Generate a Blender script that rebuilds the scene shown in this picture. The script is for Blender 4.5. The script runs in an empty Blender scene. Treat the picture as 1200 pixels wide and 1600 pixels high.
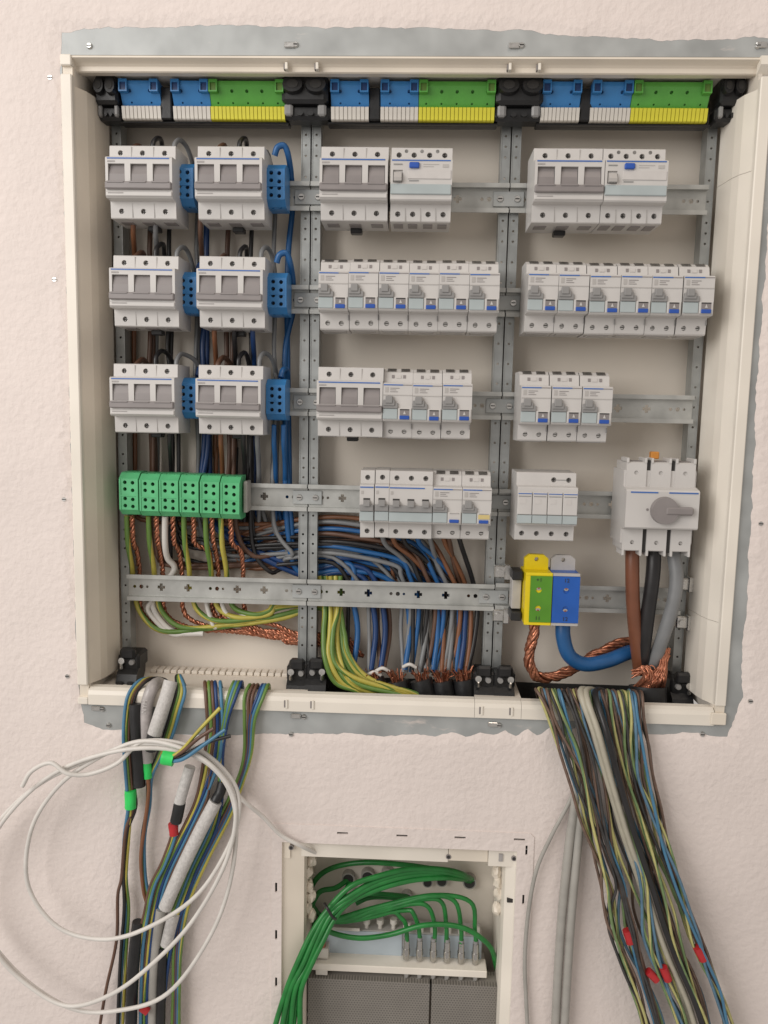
import bpy, bmesh, math, random
from mathutils import Vector, Matrix
from mathutils.geometry import tessellate_polygon
random.seed(7)
S = 0.001                       # the script is written in millimetres
sc = bpy.context.scene
col = sc.collection
# ---------------------------------------------------------------- camera
# X right, Y into the wall (plaster face at 0), Z up; origin on the upper left rail crossing
FPX = 1250.0
CAM = Vector((138.7, -958.0, -264.9))
PITCH, ROLL, YAW = 0.123, 0.020, -0.038
fw = Vector((math.sin(YAW)*math.cos(PITCH), math.cos(YAW)*math.cos(PITCH), -math.sin(PITCH)))
r0 = Vector((math.cos(YAW), -math.sin(YAW), 0))
u0 = r0.cross(fw)
rt = r0*math.cos(ROLL) + u0*math.sin(ROLL)
up = rt.cross(fw)
cd = bpy.data.cameras.new('camera'); cam = bpy.data.objects.new('camera', cd); col.objects.link(cam)
m = Matrix((rt, up, -fw)).transposed().to_4x4(); m.translation = CAM*S
cam.matrix_world = m
cd.sensor_fit = 'VERTICAL'; cd.sensor_height = 36; cd.lens = FPX/1600*36
cd.clip_start = 0.01; cd.clip_end = 100
sc.camera = cam
sc.render.resolution_x, sc.render.resolution_y = 768, 1024
# ---------------------------------------------------------------- light (an indoor room: soft daylight from a window at the upper left, room fill)
w = bpy.data.worlds.new('World'); sc.world = w; w.use_nodes = True
bg = w.node_tree.nodes['Background']; bg.inputs[0].default_value = (1.0, 0.93, 0.87, 1); bg.inputs[1].default_value = 0.46
def area(name, loc, target, sx, sy, energy, color):
    l = bpy.data.lights.new(name, 'AREA'); l.shape = 'RECTANGLE'; l.size = sx; l.size_y = sy; l.energy = energy; l.color = color
    o = bpy.data.objects.new(name, l); col.objects.link(o); o.location = loc
    o.rotation_euler = (Vector(target)-Vector(loc)).to_track_quat('-Z', 'Y').to_euler()
area('window_light', (-1.8, -2.0, 0.6), (0.1, 0, -0.45), 2.0, 1.8, 60, (1.0, 0.97, 0.94))
area('ceiling_light', (0.7, -1.3, 2.0), (0.2, 0, -0.3), 0.9, 0.9, 12, (1.0, 0.86, 0.74))
vs = sc.view_settings; vs.view_transform = 'Standard'; vs.look = 'None'; vs.gamma = 1; vs.exposure = 0.0; vs.use_curve_mapping = False
sc.render.engine = 'CYCLES'
sc.cycles.max_bounces = 6; sc.cycles.diffuse_bounces = 3; sc.cycles.glossy_bounces = 3

# ---------------------------------------------------------------- helpers
def P(px, py, Y):
    """the point at depth Y seen at a position of the 1200 x 1600 photograph"""
    d = fw*FPX + rt*(px-600) + up*(800-py)
    return CAM + d*((Y-CAM.y)/d.y)
def PX(px, py, Y): return P(px, py, Y).x
def PZ(px, py, Y): return P(px, py, Y).z
YR = 68.0                        # depth of the rail lips
PITCHX = 246.4
ROWZ = [0, -125, -253, -376, -501]

MATS = {}
def mat(key, c, rough=0.5, metal=0.0, var=0.06, vscale=60, bump=0.0, bscale=300, spec=0.5, trans=0.0, stretch=None):
    m = bpy.data.materials.new(key); m.use_nodes = True; nt = m.node_tree; b = nt.nodes['Principled BSDF']
    tc = nt.nodes.new('ShaderNodeTexCoord'); src = tc.outputs['Object']
    if stretch:
        mp = nt.nodes.new('ShaderNodeMapping'); mp.inputs['Scale'].default_value = stretch; nt.links.new(src, mp.inputs[0]); src = mp.outputs[0]
    n = nt.nodes.new('ShaderNodeTexNoise'); n.inputs['Scale'].default_value = vscale; n.inputs['Detail'].default_value = 2; nt.links.new(src, n.inputs['Vector'])
    r = nt.nodes.new('ShaderNodeValToRGB'); e = r.color_ramp.elements
    e[0].position = .3; e[1].position = .7
    e[0].color = (*[max(0, x*(1-var)) for x in c], 1); e[1].color = (*[min(1, x*(1+var)) for x in c], 1)
    nt.links.new(n.outputs['Fac'], r.inputs[0]); nt.links.new(r.outputs[0], b.inputs['Base Color'])
    mr = nt.nodes.new('ShaderNodeMapRange'); mr.inputs['To Min'].default_value = max(.02, rough-.08); mr.inputs['To Max'].default_value = min(1, rough+.08)
    nt.links.new(n.outputs['Fac'], mr.inputs['Value']); nt.links.new(mr.outputs[0], b.inputs['Roughness'])
    b.inputs['Metallic'].default_value = metal; b.inputs['Specular IOR Level'].default_value = spec
    b.inputs['Transmission Weight'].default_value = trans
    if bump:
        n2 = nt.nodes.new('ShaderNodeTexNoise'); n2.inputs['Scale'].default_value = bscale; n2.inputs['Detail'].default_value = 2; nt.links.new(src, n2.inputs['Vector'])
        bp = nt.nodes.new('ShaderNodeBump'); bp.inputs['Strength'].default_value = bump; bp.inputs['Distance'].default_value = .001
        nt.links.new(n2.outputs['Fac'], bp.inputs['Height']); nt.links.new(bp.outputs[0], b.inputs['Normal'])
    MATS[key] = m
    return m
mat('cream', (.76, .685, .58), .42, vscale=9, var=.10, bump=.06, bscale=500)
mat('cream_pale_lit', (.79, .735, .65), .36, vscale=9, var=.08)  # paler copy of cream; light on the right-hand covers is put into the colour
mat('panel', (.76, .695, .61), .6, vscale=6, var=.10, bump=.05)
mat('galv', (.375, .39, .385), .42, .7, vscale=45, var=.14, bump=.05, bscale=200)
mat('galv_flange', (.40, .415, .41), .5, .35, vscale=24, var=.15, bump=.08, bscale=120)
mat('rail_zinc', (.47, .475, .455), .42, .45, vscale=45, var=.12, bump=.05, bscale=200)
mat('steel', (.62, .61, .59), .28, 1.0, vscale=200)
mat('screw', (.30, .29, .28), .38, .9, vscale=200, var=.2)
mat('device', (.57, .55, .53), .38, vscale=30, var=.035)
mat('device_shade', (.44, .42, .40), .42, vscale=30, var=.04)
mat('lever', (.245, .222, .218), .42, vscale=40, var=.06)
mat('toggle', (.27, .265, .26), .4, vscale=40, var=.06)
mat('label_blue', (.40, .45, .455), .22, vscale=40, var=.05)
mat('label_paper', (.56, .535, .515), .6, vscale=90, var=.04)
mat('print_grey', (.36, .34, .33), .6, vscale=200, var=.1)
mat('stripe_blue', (.05, .14, .42), .4)
mat('button_blue', (.025, .09, .40), .35)
mat('amber', (.62, .50, .22), .35)
mat('block_blue', (.04, .20, .47), .36, vscale=50, var=.1)
mat('block_green', (.10, .46, .20), .38, vscale=50, var=.12)
mat('rail_green', (.10, .36, .06), .38, vscale=40, var=.1)
mat('rail_yellow', (.72, .66, .05), .4, vscale=60, var=.06)
mat('rail_white', (.68, .64, .58), .4, vscale=60, var=.05)
mat('pe_yellow', (.78, .60, .01), .35, vscale=40, var=.05)
mat('pe_green', (.09, .27, .02), .35, vscale=40, var=.08)
mat('n_blue', (.015, .10, .42), .32, vscale=40, var=.08)
mat('grey_plastic', (.45, .43, .41), .42)
mat('black', (.014, .014, .015), .42, vscale=60, var=.3, bump=.15, bscale=250)
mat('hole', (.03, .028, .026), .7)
mat('orange', (.65, .27, .05), .45)
mat('w_brown', (.12, .062, .04), .38, vscale=40, var=.12)
mat('w_feeder', (.185, .068, .035), .4, vscale=40, var=.1)
mat('d_brown', (.15, .095, .07), .5, vscale=90, var=.25)
mat('d_blue', (.095, .185, .265), .5, vscale=90, var=.2)
mat('d_black', (.045, .043, .042), .5, vscale=90, var=.3)
mat('d_yellow', (.46, .43, .17), .5, vscale=90, var=.15)
mat('d_green', (.16, .24, .10), .5, vscale=90, var=.15)
mat('w_tan', (.205, .085, .04), .38, vscale=40, var=.14)
mat('w_black', (.018, .017, .018), .36, vscale=40, var=.25)
mat('w_grey', (.20, .205, .21), .38, vscale=40, var=.1)
mat('w_blue', (.018, .105, .285), .36, vscale=40, var=.12)
mat('w_navy', (.012, .045, .15), .36, vscale=40, var=.12)
mat('w_lightblue', (.065, .19, .31), .36, vscale=40, var=.12)
mat('w_yellow', (.46, .40, .075), .36, vscale=40, var=.12)
mat('w_green', (.12, .22, .045), .36, vscale=40, var=.12)
mat('w_white', (.66, .63, .59), .4, vscale=40, var=.06)
mat('w_lan', (.016, .185, .035), .34, vscale=60, var=.2)
mat('sheath_grey', (.36, .345, .315), .45, vscale=60, var=.08)
mat('sheath_pale', (.42, .39, .31), .45, vscale=60, var=.08)
mat('tube_white', (.55, .53, .51), .55, vscale=260, var=.12, bump=.5, bscale=600)
mat('tube_dull', (.40, .37, .36), .3, vscale=120, var=.15)
mat('copper', (.46, .19, .115), .38, .8, vscale=300, var=.3)
mat('copper_light', (.50, .20, .115), .30, .85, vscale=300, var=.3)
mat('tape_green', (.03, .62, .12), .4, vscale=80, var=.1)
mat('tape_red', (.45, .02, .025), .4, vscale=80, var=.1)
mat('sticker', (.48, .55, .60), .25, vscale=30, var=.04)
mat('chrome', (.50, .49, .47), .16, 1.0)

# plaster wall: orange-peel relief, trowel patches
def plaster():
    m = mat('plaster', (.755, .673, .633), .8, vscale=3, var=.045)
    nt = m.node_tree; b = nt.nodes['Principled BSDF']; tc = [n for n in nt.nodes if n.type == 'TEX_COORD'][0]
    prev = None
    for kind, s, st, dist in (('N', 11, .6, .008), ('N', 130, .45, .0030)):
        if kind == 'N':
            n = nt.nodes.new('ShaderNodeTexNoise'); n.inputs['Scale'].default_value = s; n.inputs['Detail'].default_value = 3; out = n.outputs['Fac']
        else:
            n = nt.nodes.new('ShaderNodeTexVoronoi'); n.feature = 'SMOOTH_F1'; n.inputs['Scale'].default_value = s; out = n.outputs['Distance']
        nt.links.new(tc.outputs['Object'], n.inputs['Vector'])
        bp = nt.nodes.new('ShaderNodeBump'); bp.inputs['Strength'].default_value = st; bp.inputs['Distance'].default_value = dist
        nt.links.new(out, bp.inputs['Height'])
        if prev: nt.links.new(prev.outputs[0], bp.inputs['Normal'])
        prev = bp
    nt.links.new(prev.outputs[0], b.inputs['Normal'])
plaster()
def smeared(key, amount):
    # plaster smears with streaky outlines left on the metal
    m = MATS[key]; nt = m.node_tree; b = nt.nodes['Principled BSDF']; tc = [n for n in nt.nodes if n.type == 'TEX_COORD'][0]
    mp = nt.nodes.new('ShaderNodeMapping'); mp.inputs['Scale'].default_value = (1, 1, 2.6); nt.links.new(tc.outputs['Object'], mp.inputs[0])
    n = nt.nodes.new('ShaderNodeTexNoise'); n.inputs['Scale'].default_value = 13; n.inputs['Detail'].default_value = 5; n.inputs['Roughness'].default_value = .65; nt.links.new(mp.outputs[0], n.inputs['Vector'])
    r = nt.nodes.new('ShaderNodeValToRGB'); r.color_ramp.elements[0].position = 1-amount; r.color_ramp.elements[1].position = 1-amount+.12; nt.links.new(n.outputs['Fac'], r.inputs[0])
    mx = nt.nodes.new('ShaderNodeMix'); mx.data_type = 'RGBA'; old = b.inputs['Base Color'].links[0].from_socket
    nt.links.new(r.outputs[0], mx.inputs[0]); nt.links.new(old, mx.inputs[6]); mx.inputs[7].default_value = (.66, .60, .56, 1); nt.links.new(mx.outputs[2], b.inputs['Base Color'])
smeared('galv_flange', .37)
# perforated sheet: dark punched dots of about a pixel
def perforated():
    m = mat('perforated', (.25, .23, .205), .55, .2, vscale=30, var=.06)
    nt = m.node_tree; b = nt.nodes['Principled BSDF']; tc = [n for n in nt.nodes if n.type == 'TEX_COORD'][0]
    sp = nt.nodes.new('ShaderNodeSeparateXYZ'); nt.links.new(tc.outputs['Object'], sp.inputs[0])
    def mth(op, a, bb=None):
        n = nt.nodes.new('ShaderNodeMath'); n.operation = op
        for i, x in enumerate((a, bb)):
            if x is None: continue
            if isinstance(x, (int, float)): n.inputs[i].default_value = x
            else: nt.links.new(x, n.inputs[i])
        return n.outputs[0]
    z = mth('DIVIDE', sp.outputs['Z'], .0033)
    row = mth('FLOOR', z)
    x = mth('ADD', mth('DIVIDE', sp.outputs['X'], .0038), mth('MULTIPLY', row, .5))
    fx = mth('SUBTRACT', mth('FRACT', x), .5); fz = mth('SUBTRACT', mth('FRACT', z), .5)
    d = mth('SQRT', mth('ADD', mth('MULTIPLY', fx, fx), mth('MULTIPLY', fz, fz)))
    k = mth('LESS_THAN', d, .30)
    mx = nt.nodes.new('ShaderNodeMix'); mx.data_type = 'RGBA'
    old = b.inputs['Base Color'].links[0].from_socket
    nt.links.new(k, mx.inputs[0]); nt.links.new(old, mx.inputs[6]); mx.inputs[7].default_value = (.14, .13, .115, 1)
    nt.links.new(mx.outputs[2], b.inputs['Base Color'])
perforated()

class MB:
    """collects faces; build() links them as one mesh object (millimetres in, metres out)"""
    def __init__(s): s.v = []; s.f = []; s.mi = []; s.sm = []
    def add(s, vs, fs, mi=0, smooth=False):
        b = len(s.v); s.v += [tuple(v) for v in vs]
        for f in fs: s.f.append([b+i for i in f]); s.mi.append(mi); s.sm.append(smooth)
        return s
    def box(s, x0, x1, y0, y1, z0, z1, ch=0.0, mi=0):
        if not ch:
            vs = [(x, y, z) for x in (x0, x1) for y in (y0, y1) for z in (z0, z1)]
            return s.add(vs, [(0,1,3,2),(4,6,7,5),(0,4,5,1),(2,3,7,6),(0,2,6,4),(1,5,7,3)], mi)
        # chamfered on the front and all round
        bm = bmesh.new(); bmesh.ops.create_cube(bm, size=1)
        for v in bm.verts: v.co = Vector(((x0+x1)/2+v.co.x*(x1-x0), (y0+y1)/2+v.co.y*(y1-y0), (z0+z1)/2+v.co.z*(z1-z0)))
        bmesh.ops.bevel(bm, geom=bm.edges[:], offset=ch, segments=1, affect='EDGES')
        bm.verts.index_update()
        s.add([v.co[:] for v in bm.verts], [[v.index for v in f.verts] for f in bm.faces], mi); bm.free(); return s
    def prof(s, pts, x0, x1, mi=0, caps=True):      # (Y, Z) profile along X
        n = len(pts); vs = [(x0, y, z) for y, z in pts]+[(x1, y, z) for y, z in pts]
        s.add(vs, [(i, (i+1) % n, n+(i+1) % n, n+i) for i in range(n)], mi)
        if caps: s.add([(x0, y, z) for y, z in pts], [list(range(n))], mi); s.add([(x1, y, z) for y, z in pts], [list(range(n))], mi)
        return s
    def profz(s, pts, z0, z1, mi=0):                # (X, Y) profile along Z
        n = len(pts); vs = [(x, y, z0) for x, y in pts]+[(x, y, z1) for x, y in pts]
        s.add(vs, [(i, (i+1) % n, n+(i+1) % n, n+i) for i in range(n)]+[list(range(n)), list(range(n, 2*n))], mi); return s
    def plate(s, outer, holes, y0, y1, mi=0):       # (X, Z) outline with holes, from Y y0 to y1
        loops = [outer]+list(holes); flat = [p for l in loops for p in l]
        tri = tessellate_polygon([[Vector((x, z, 0)) for x, z in l] for l in loops])
        s.add([(x, y0, z) for x, z in flat], tri, mi); s.add([(x, y1, z) for x, z in flat], [t[::-1] for t in tri], mi)
        for l in loops:
            n = len(l); s.add([(x, y0, z) for x, z in l]+[(x, y1, z) for x, z in l], [(i, (i+1) % n, n+(i+1) % n, n+i) for i in range(n)], mi)
        return s
    def cyl(s, c, ax, r, h, n=12, r2=None, mi=0):   # from c along ax
        c = Vector(c); ax = Vector(ax).normalized(); a = ax.orthogonal().normalized(); b = ax.cross(a); r2 = r if r2 is None else r2
        k = [(math.cos(2*math.pi*i/n), math.sin(2*math.pi*i/n)) for i in range(n)]
        l0 = [c+a*x*r+b*y*r for x, y in k]; l1 = [c+ax*h+a*x*r2+b*y*r2 for x, y in k]
        s.add(l0+l1, [(i, (i+1) % n, n+(i+1) % n, n+i) for i in range(n)], mi, True)
        s.add(l0, [list(range(n))], mi); s.add(l1, [list(range(n))], mi); return s
    def tube(s, pts, r, n=8, stripe=None, twist=0.0, mi=0, cap=True, phase=0.0):
        pts = [Vector(p) for p in pts]; N = len(pts); rr = r if isinstance(r, (list, tuple)) else [r]*N
        t = [(pts[min(i+1, N-1)]-pts[max(i-1, 0)]).normalized() for i in range(N)]
        a = t[0].orthogonal().normalized(); vs = []; L = 0; 
        for i in range(N):
            a = (a-t[i]*a.dot(t[i])).normalized(); b = t[i].cross(a)
            if i: L += (pts[i]-pts[i-1]).length
            ph = twist*L+phase
            vs += [pts[i]+(a*math.cos(2*math.pi*k/n+ph)+b*math.sin(2*math.pi*k/n+ph))*rr[i] for k in range(n)]
        fs = [(i*n+k, i*n+(k+1) % n, (i+1)*n+(k+1) % n, (i+1)*n+k) for i in range(N-1) for k in range(n)]
        base = len(s.v); s.v += [tuple(v) for v in vs]
        for j, f in enumerate(fs):
            s.f.append([base+q for q in f]); s.sm.append(True); s.mi.append(1 if stripe and (j % n) in stripe else mi)
        if cap: s.add(vs[:n], [list(range(n))], mi); s.add(vs[-n:], [list(range(n))], mi)
        return s
    def face(s, w, prof, holes=None, mi=0):
        """closed device body: (Y, Z) profile from bottom back over the nose to top back, width w, recesses cut into chosen faces"""
        holes = holes or {}; n = len(prof)
        for sx in (-w/2, w/2): s.add([(sx, y, z) for y, z in prof], [list(range(n))], mi)
        for i in range(n):
            p0 = Vector(prof[i]); p1 = Vector(prof[(i+1) % n]); d = p1-p0; L = d.length; d = d/L; nin = Vector((d.y, -d.x))
            def at(x, t, dep=0): q = p0+d*t+nin*dep; return (x, q.x, q.y)
            hs = holes.get(i)
            rect = [(-w/2, 0), (w/2, 0), (w/2, L), (-w/2, L)]
            if not hs: s.add([at(x, t) for x, t in rect], [(0, 1, 2, 3)], mi); continue
            loops = [rect]+[[(cx+a, ct+b) for a, b in shp] for cx, ct, shp, dep in hs]
            flat = [p for l in loops for p in l]
            s.add([at(x, t) for x, t in flat], tessellate_polygon([[Vector((x, t, 0)) for x, t in l] for l in loops]), mi)
            for l, h in zip(loops[1:], hs):
                k = len(l)
                s.add([at(x, t) for x, t in l]+[at(x, t, h[3]) for x, t in l], [(j, (j+1) % k, k+(j+1) % k, k+j) for j in range(k)]+[list(range(k, 2*k))], mi)
        return s
    def build(s, name, mats, parent=None, off=(0, 0, 0), weld=False):
        me = bpy.data.meshes.new(name)
        me.from_pydata([((x-off[0])*S, (y-off[1])*S, (z-off[2])*S) for x, y, z in s.v], [], s.f)
        if isinstance(mats, str): mats = [mats]
        for k in mats: me.materials.append(MATS[k])
        me.polygons.foreach_set('material_index', s.mi); me.polygons.foreach_set('use_smooth', s.sm)
        bm = bmesh.new(); bm.from_mesh(me)
        bmesh.ops.recalc_face_normals(bm, faces=bm.faces[:]); bm.to_mesh(me); bm.free(); me.update()
        o = bpy.data.objects.new(name, me); col.objects.link(o)
        if parent: o.parent = parent
        return o
def tag(o, label=None, cat=None, group=None, kind=None):
    if label: o['label'] = label
    if cat: o['category'] = cat
    if group: o['group'] = group
    if kind: o['kind'] = kind
    return o
def thing(name, label, cat, loc=(0, 0, 0), group=None):
    o = bpy.data.objects.new(name, None); col.objects.link(o); o.empty_display_size = .02
    o.location = [c*S for c in loc]; return tag(o, label, cat, group)
def copy_tree(o, parent=None):
    c = o.copy(); col.objects.link(c); c.parent = parent
    for ch in list(o.children): copy_tree(ch, c)
    return c
rj = random.Random(17)
def place(proto, used, loc, label, group):
    """the first call moves the prototype itself, later ones a copy with its parts"""
    o = proto if id(proto) not in used else copy_tree(proto)
    used.add(id(proto)); o.location = [(loc[0]+rj.uniform(-.25, .25))*S, (loc[1]+rj.uniform(-.8, .4))*S, (loc[2]+rj.uniform(-.5, .5))*S]; o.rotation_euler = (rj.uniform(-.006, .006), rj.uniform(-.005, .005), rj.uniform(-.004, .004)); o['label'] = label; o['group'] = group
    return o
def child(me_obj, name, parent, loc):               # another child that shares a mesh
    o = bpy.data.objects.new(name, me_obj if isinstance(me_obj, bpy.types.Mesh) else me_obj.data); col.objects.link(o); o.parent = parent
    o.location = [c*S for c in loc]; return o
def circ(r, n=10): return [(r*math.cos(2*math.pi*i/n), r*math.sin(2*math.pi*i/n)) for i in range(n)]
def rect(w, h): return [(-w/2, -h/2), (w/2, -h/2), (w/2, h/2), (-w/2, h/2)]
def cross(a, b): return [(-a, -b), (-b, -b), (-b, -a), (b, -a), (b, -b), (a, -b), (a, b), (b, b), (b, a), (-b, a), (-b, b), (-a, b)]
def shift(l, dx, dz): return [(x+dx, z+dz) for x, z in l]
def spline(pts, seg=6):
    pts = [Vector(p) for p in pts]
    if len(pts) == 2: return [pts[0].lerp(pts[1], i/4) for i in range(5)]
    out = []; e = [2*pts[0]-pts[1]]+pts+[2*pts[-1]-pts[-2]]
    for i in range(1, len(e)-2):
        a, b, c, d = e[i-1:i+3]
        for k in range(seg):
            t = k/seg; out.append(.5*((2*b)+(c-a)*t+(2*a-5*b+4*c-d)*t*t+(3*b-a-3*c+d)*t**3))
    return out+[pts[-1]]
def center(pts):
    return sum(pts, Vector((0, 0, 0)))/len(pts)
YG = ('w_yellow', 'w_green'); rw = random.Random(11)
def wire(name, colour, r, path, label, cat='wire', group=None, px=True, seg=6, n=8, twist=None, parent=None):
    pts = spline([P(*p) for p in path] if px else path, seg)
    mb = MB()
    if colour in ('yg', 'dyg'): mb.tube(pts, r, n, stripe=tuple(range(n//2)), twist=(.04 if twist is None else twist)*rw.uniform(.6, 1.5), phase=rw.uniform(0, 6.28)); mats = YG if colour == 'yg' else ('d_yellow', 'd_green')
    else: mb.tube(pts, r, n); mats = [colour]
    o0 = pts[0] if parent is None else Vector((0, 0, 0))
    o = mb.build(name, list(mats), parent, off=o0)
    if parent is None: o.location = o0*S; tag(o, label, cat, group)
    return o
def braid(name, path, r, label, strands=5, pitch=26, group=None, px=True, colour=('copper', 'copper_light'), cat='copper strand'):
    pts = spline([P(*p) for p in path] if px else path, 12)
    mb = MB(); N = len(pts); a = None
    t = [(pts[min(i+1, N-1)]-pts[max(i-1, 0)]).normalized() for i in range(N)]
    L = [0]
    for i in range(1, N): L.append(L[-1]+(pts[i]-pts[i-1]).length)
    fr = []; a = t[0].orthogonal().normalized()
    for i in range(N): a = (a-t[i]*a.dot(t[i])).normalized(); fr.append((a.copy(), t[i].cross(a)))
    rb_ = random.Random(len(name)+int(pts[0].x*10))
    for k in range(strands):
        q = []; jr = [rb_.uniform(.75, 1.3) for _ in range(N)]; jp = rb_.uniform(-.5, .5)
        for i in range(N):
            ph = 2*math.pi*(k/strands+L[i]/pitch)+jp+.5*math.sin(L[i]/pitch*1.7+k); q.append(pts[i]+(fr[i][0]*math.cos(ph)+fr[i][1]*math.sin(ph))*r*.58*(jr[i]+jr[max(0, i-1)])/2)
        mb.tube(q, r*(.52 if strands < 6 else .36), 6, mi=k % 2)
    o = mb.build(name, list(colour), off=pts[0]); o.location = pts[0]*S
    return tag(o, label, cat, group)
ORD = ['first', 'second', 'third', 'fourth', 'fifth', 'sixth', 'seventh', 'eighth']

# ---------------------------------------------------------------- the wall
XL, XR, ZT, ZB = -278.6, 524.0, 135.7, -637.5         # outer edges of the cream frame
def ragged(pxs, step=7, amp=2.2, seed=1):
    """plaster edge: a px outline on the wall plane, resampled and roughened"""
    rnd = random.Random(seed); c = [P(x, y, -1.5) for x, y in pxs]; out = []; n = len(c); ph = 0
    for i in range(n):
        a, b = c[i], c[(i+1) % n]; k = max(1, int((b-a).length/step))
        for j in range(k):
            q = a.lerp(b, j/k); ph = .65*ph+rnd.uniform(-amp, amp)
            d = (b-a).normalized(); nn = Vector((-d.z, 0, d.x))
            q = q+nn*ph; out.append((q.x, q.z))
    return out
LX0, LX1, LZ0, LZ1 = -17.0, 296.0, -800.0, -1290.0    # opening of the small cabinet
big = ragged([(93, 100), (95, 50), (130, 43), (200, 40), (330, 38), (470, 40), (600, 42), (700, 43), (820, 46), (880, 52), (960, 55), (1030, 60), (1110, 61), (1180, 56), (1214, 62),
    (1212, 200), (1203, 330), (1193, 480), (1184, 600), (1180, 720), (1172, 860), (1168, 960), (1160, 1040), (1161, 1090), (1150, 1120), (1138, 1152), (1080, 1146), (1000, 1150), (930, 1148), (900, 1138), (880, 1149), (860, 1139), (840, 1150), (826, 1141), (806, 1152), (790, 1142), (772, 1149), (750, 1145), (728, 1151), (705, 1146), (680, 1152), (640, 1148), (600, 1151), (560, 1147), (480, 1149),
    (400, 1148), (300, 1150), (220, 1146), (160, 1140), (132, 1130), (122, 1090), (117, 960), (112, 800), (107, 600), (103, 450), (99, 300), (95, 180)], 4.5, 1.05)
OX0, OX1, OZ0 = PX(424, 1330, -1), PX(834, 1330, -1), PZ(620, 1294, -1)
small = [(OX0+1, OZ0-1), (OX1-6, OZ0-1), (OX1-1, OZ0-6), (OX1-1, LZ1), (OX0+1, LZ1)]
ccx, ccz = (XL+XR)/2, (ZT+ZB)/2; rnw = random.Random(5); outer_ = []
for x, z in big:
    k = rnw.uniform(5, 16); dx, dz = x-ccx, z-ccz
    x += k*max(-1, min(1, (dx/405)**3)); z += k*max(-1, min(1, (dz/392)**3))
    outer_.append((x, z))
nb = len(big)
mbw = MB().plate([(-1500, 900), (1900, 900), (1900, -1900), (-1500, -1900)], [outer_, small], -.2, 1.4)
mbw.add([(x, -.2, z) for x, z in outer_]+[(x, 1.45, z) for x, z in big], [(i, (i+1) % nb, nb+(i+1) % nb, nb+i) for i in range(nb)], 0, True)
o = mbw.build('wall', 'plaster')
tag(o, kind='structure')

# ---------------------------------------------------------------- big cabinet shell
cab = thing('electrical_cabinet', 'large cream and galvanised flush-mounted electrical cabinet standing open in the plaster wall', 'cabinet', (XL, 0, ZB))
OFF = (XL, 0, ZB)
def cpart(mb, name, m, parent=cab): return mb.build(name, m, parent, off=OFF)
cpart(MB().plate([(XL-42, ZT+45), (XR+38, ZT+45), (XR+38, ZB-36), (XL-42, ZB-36)], [[(XL, ZT), (XR, ZT), (XR, ZB), (XL, ZB)]], 1.6, 3.2), 'flange', 'galv_flange')
YB = 116.0
cpart(MB().box(XL+9, XR-9, YB, YB+3, ZB+8, ZT-2), 'back_panel', 'panel')
cpart(MB().box(XL+9, XR-9, YB-1, YB+3, ZB-26, ZB+8), 'pit_shade_wall', 'hole')  # added dark sheet: shade of the pit below the floor, painted near-black
cpart(MB().box(XL+9, XL+13, 4, YB, ZB+8, ZT-2), 'side_wall', 'panel')
cpart(MB().box(XR-13, XR-9, 4, YB, ZB+8, ZT-2), 'side_wall', 'panel')
cpart(MB().box(XL+13, XR-13, 14, YB, ZT-9, ZT-5), 'top_wall', 'panel')
# floor of the shell with its cable openings
zf = ZB+12
def fx(px, py=1080, Y=40): return PX(px, py, Y)
for a, b in ((XL+13, fx(480)), (fx(742), fx(815))):
    cpart(MB().box(a, b, 12, YB, zf-3, zf), 'floor_panel', 'panel')
for a, b in ((fx(480), fx(742)), (fx(815), XR-13)):
    cpart(MB().box(a, b, 12, YB, zf-34, zf-31), 'opening_shade_sheet', 'hole')  # near-black sheet painted as the shade down inside the opening
    cpart(MB().box(a, b, 14.2, 15.5, zf-31, zf), 'opening_shade_edge', 'hole')  # same painted shade along the front of the opening
kr = MB().box(0, 8, 92, 110, zf, zf+5, .8).build('knockout', 'panel', cab, off=(0, 0, 0)); kr.location = ((XL+60-OFF[0])*S, 0, -ZB*S)
for i in range(1, 22): child(kr, 'knockout', cab, (XL+60-OFF[0]+i*9.6, 0, -ZB))
# outer lips
for x0, x1 in ((XL, XL+13), (XR-13, XR)):
    cpart(MB().box(x0, x1, -4, 5, ZB+26, ZT-22, 1.2), 'side_lip', 'cream_pale_lit')
cpart(MB().box(XL, XL+13, -4, 5, ZT-13, ZT-1, 1), 'corner_lip', 'cream_pale_lit'); cpart(MB().box(XL, XL+13, -4, 5, ZB+1, ZB+10, 1), 'corner_lip', 'cream_pale_lit')
cpart(MB().box(XL+1, XL+12.5, 1, 7, ZT-22.5, ZT-12.5), 'corner_fill', 'cream'); cpart(MB().box(XL+1, XL+12.5, 1, 7, ZB+9.5, ZB+26.5), 'corner_fill', 'cream')
cpart(MB().prof([(-5, ZT-1), (6, ZT-1), (6, ZT-18), (-5, ZT-10)], XR-15, XR+1), 'corner_lip', 'cream_pale_lit'); cpart(MB().box(XR-12, XR-1, -2, 7, ZB+2, ZB+26.5), 'corner_lip', 'cream')
# side covers: step, slant, then the face running back into the box
def cover(sgn, xe, za=ZB+26, zb=ZT-33):
    p = [(12.4, 1), (13.6, 5), (21, 20), (24, 34), (27, 72), (25, 73), (21.5, 36), (18, 21), (10.5, 4), (10.5, 1)]
    return MB().profz([(xe+sgn*d, y) for d, y in p], za, zb)
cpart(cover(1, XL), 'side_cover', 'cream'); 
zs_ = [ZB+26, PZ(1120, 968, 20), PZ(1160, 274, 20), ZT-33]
for i in range(3): cpart(cover(-1, XR, zs_[i]+(.5 if i else 0), zs_[i+1]), 'side_cover', 'cream_pale_lit')  # same part as the left cover, its stronger light painted in as paler cream
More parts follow.
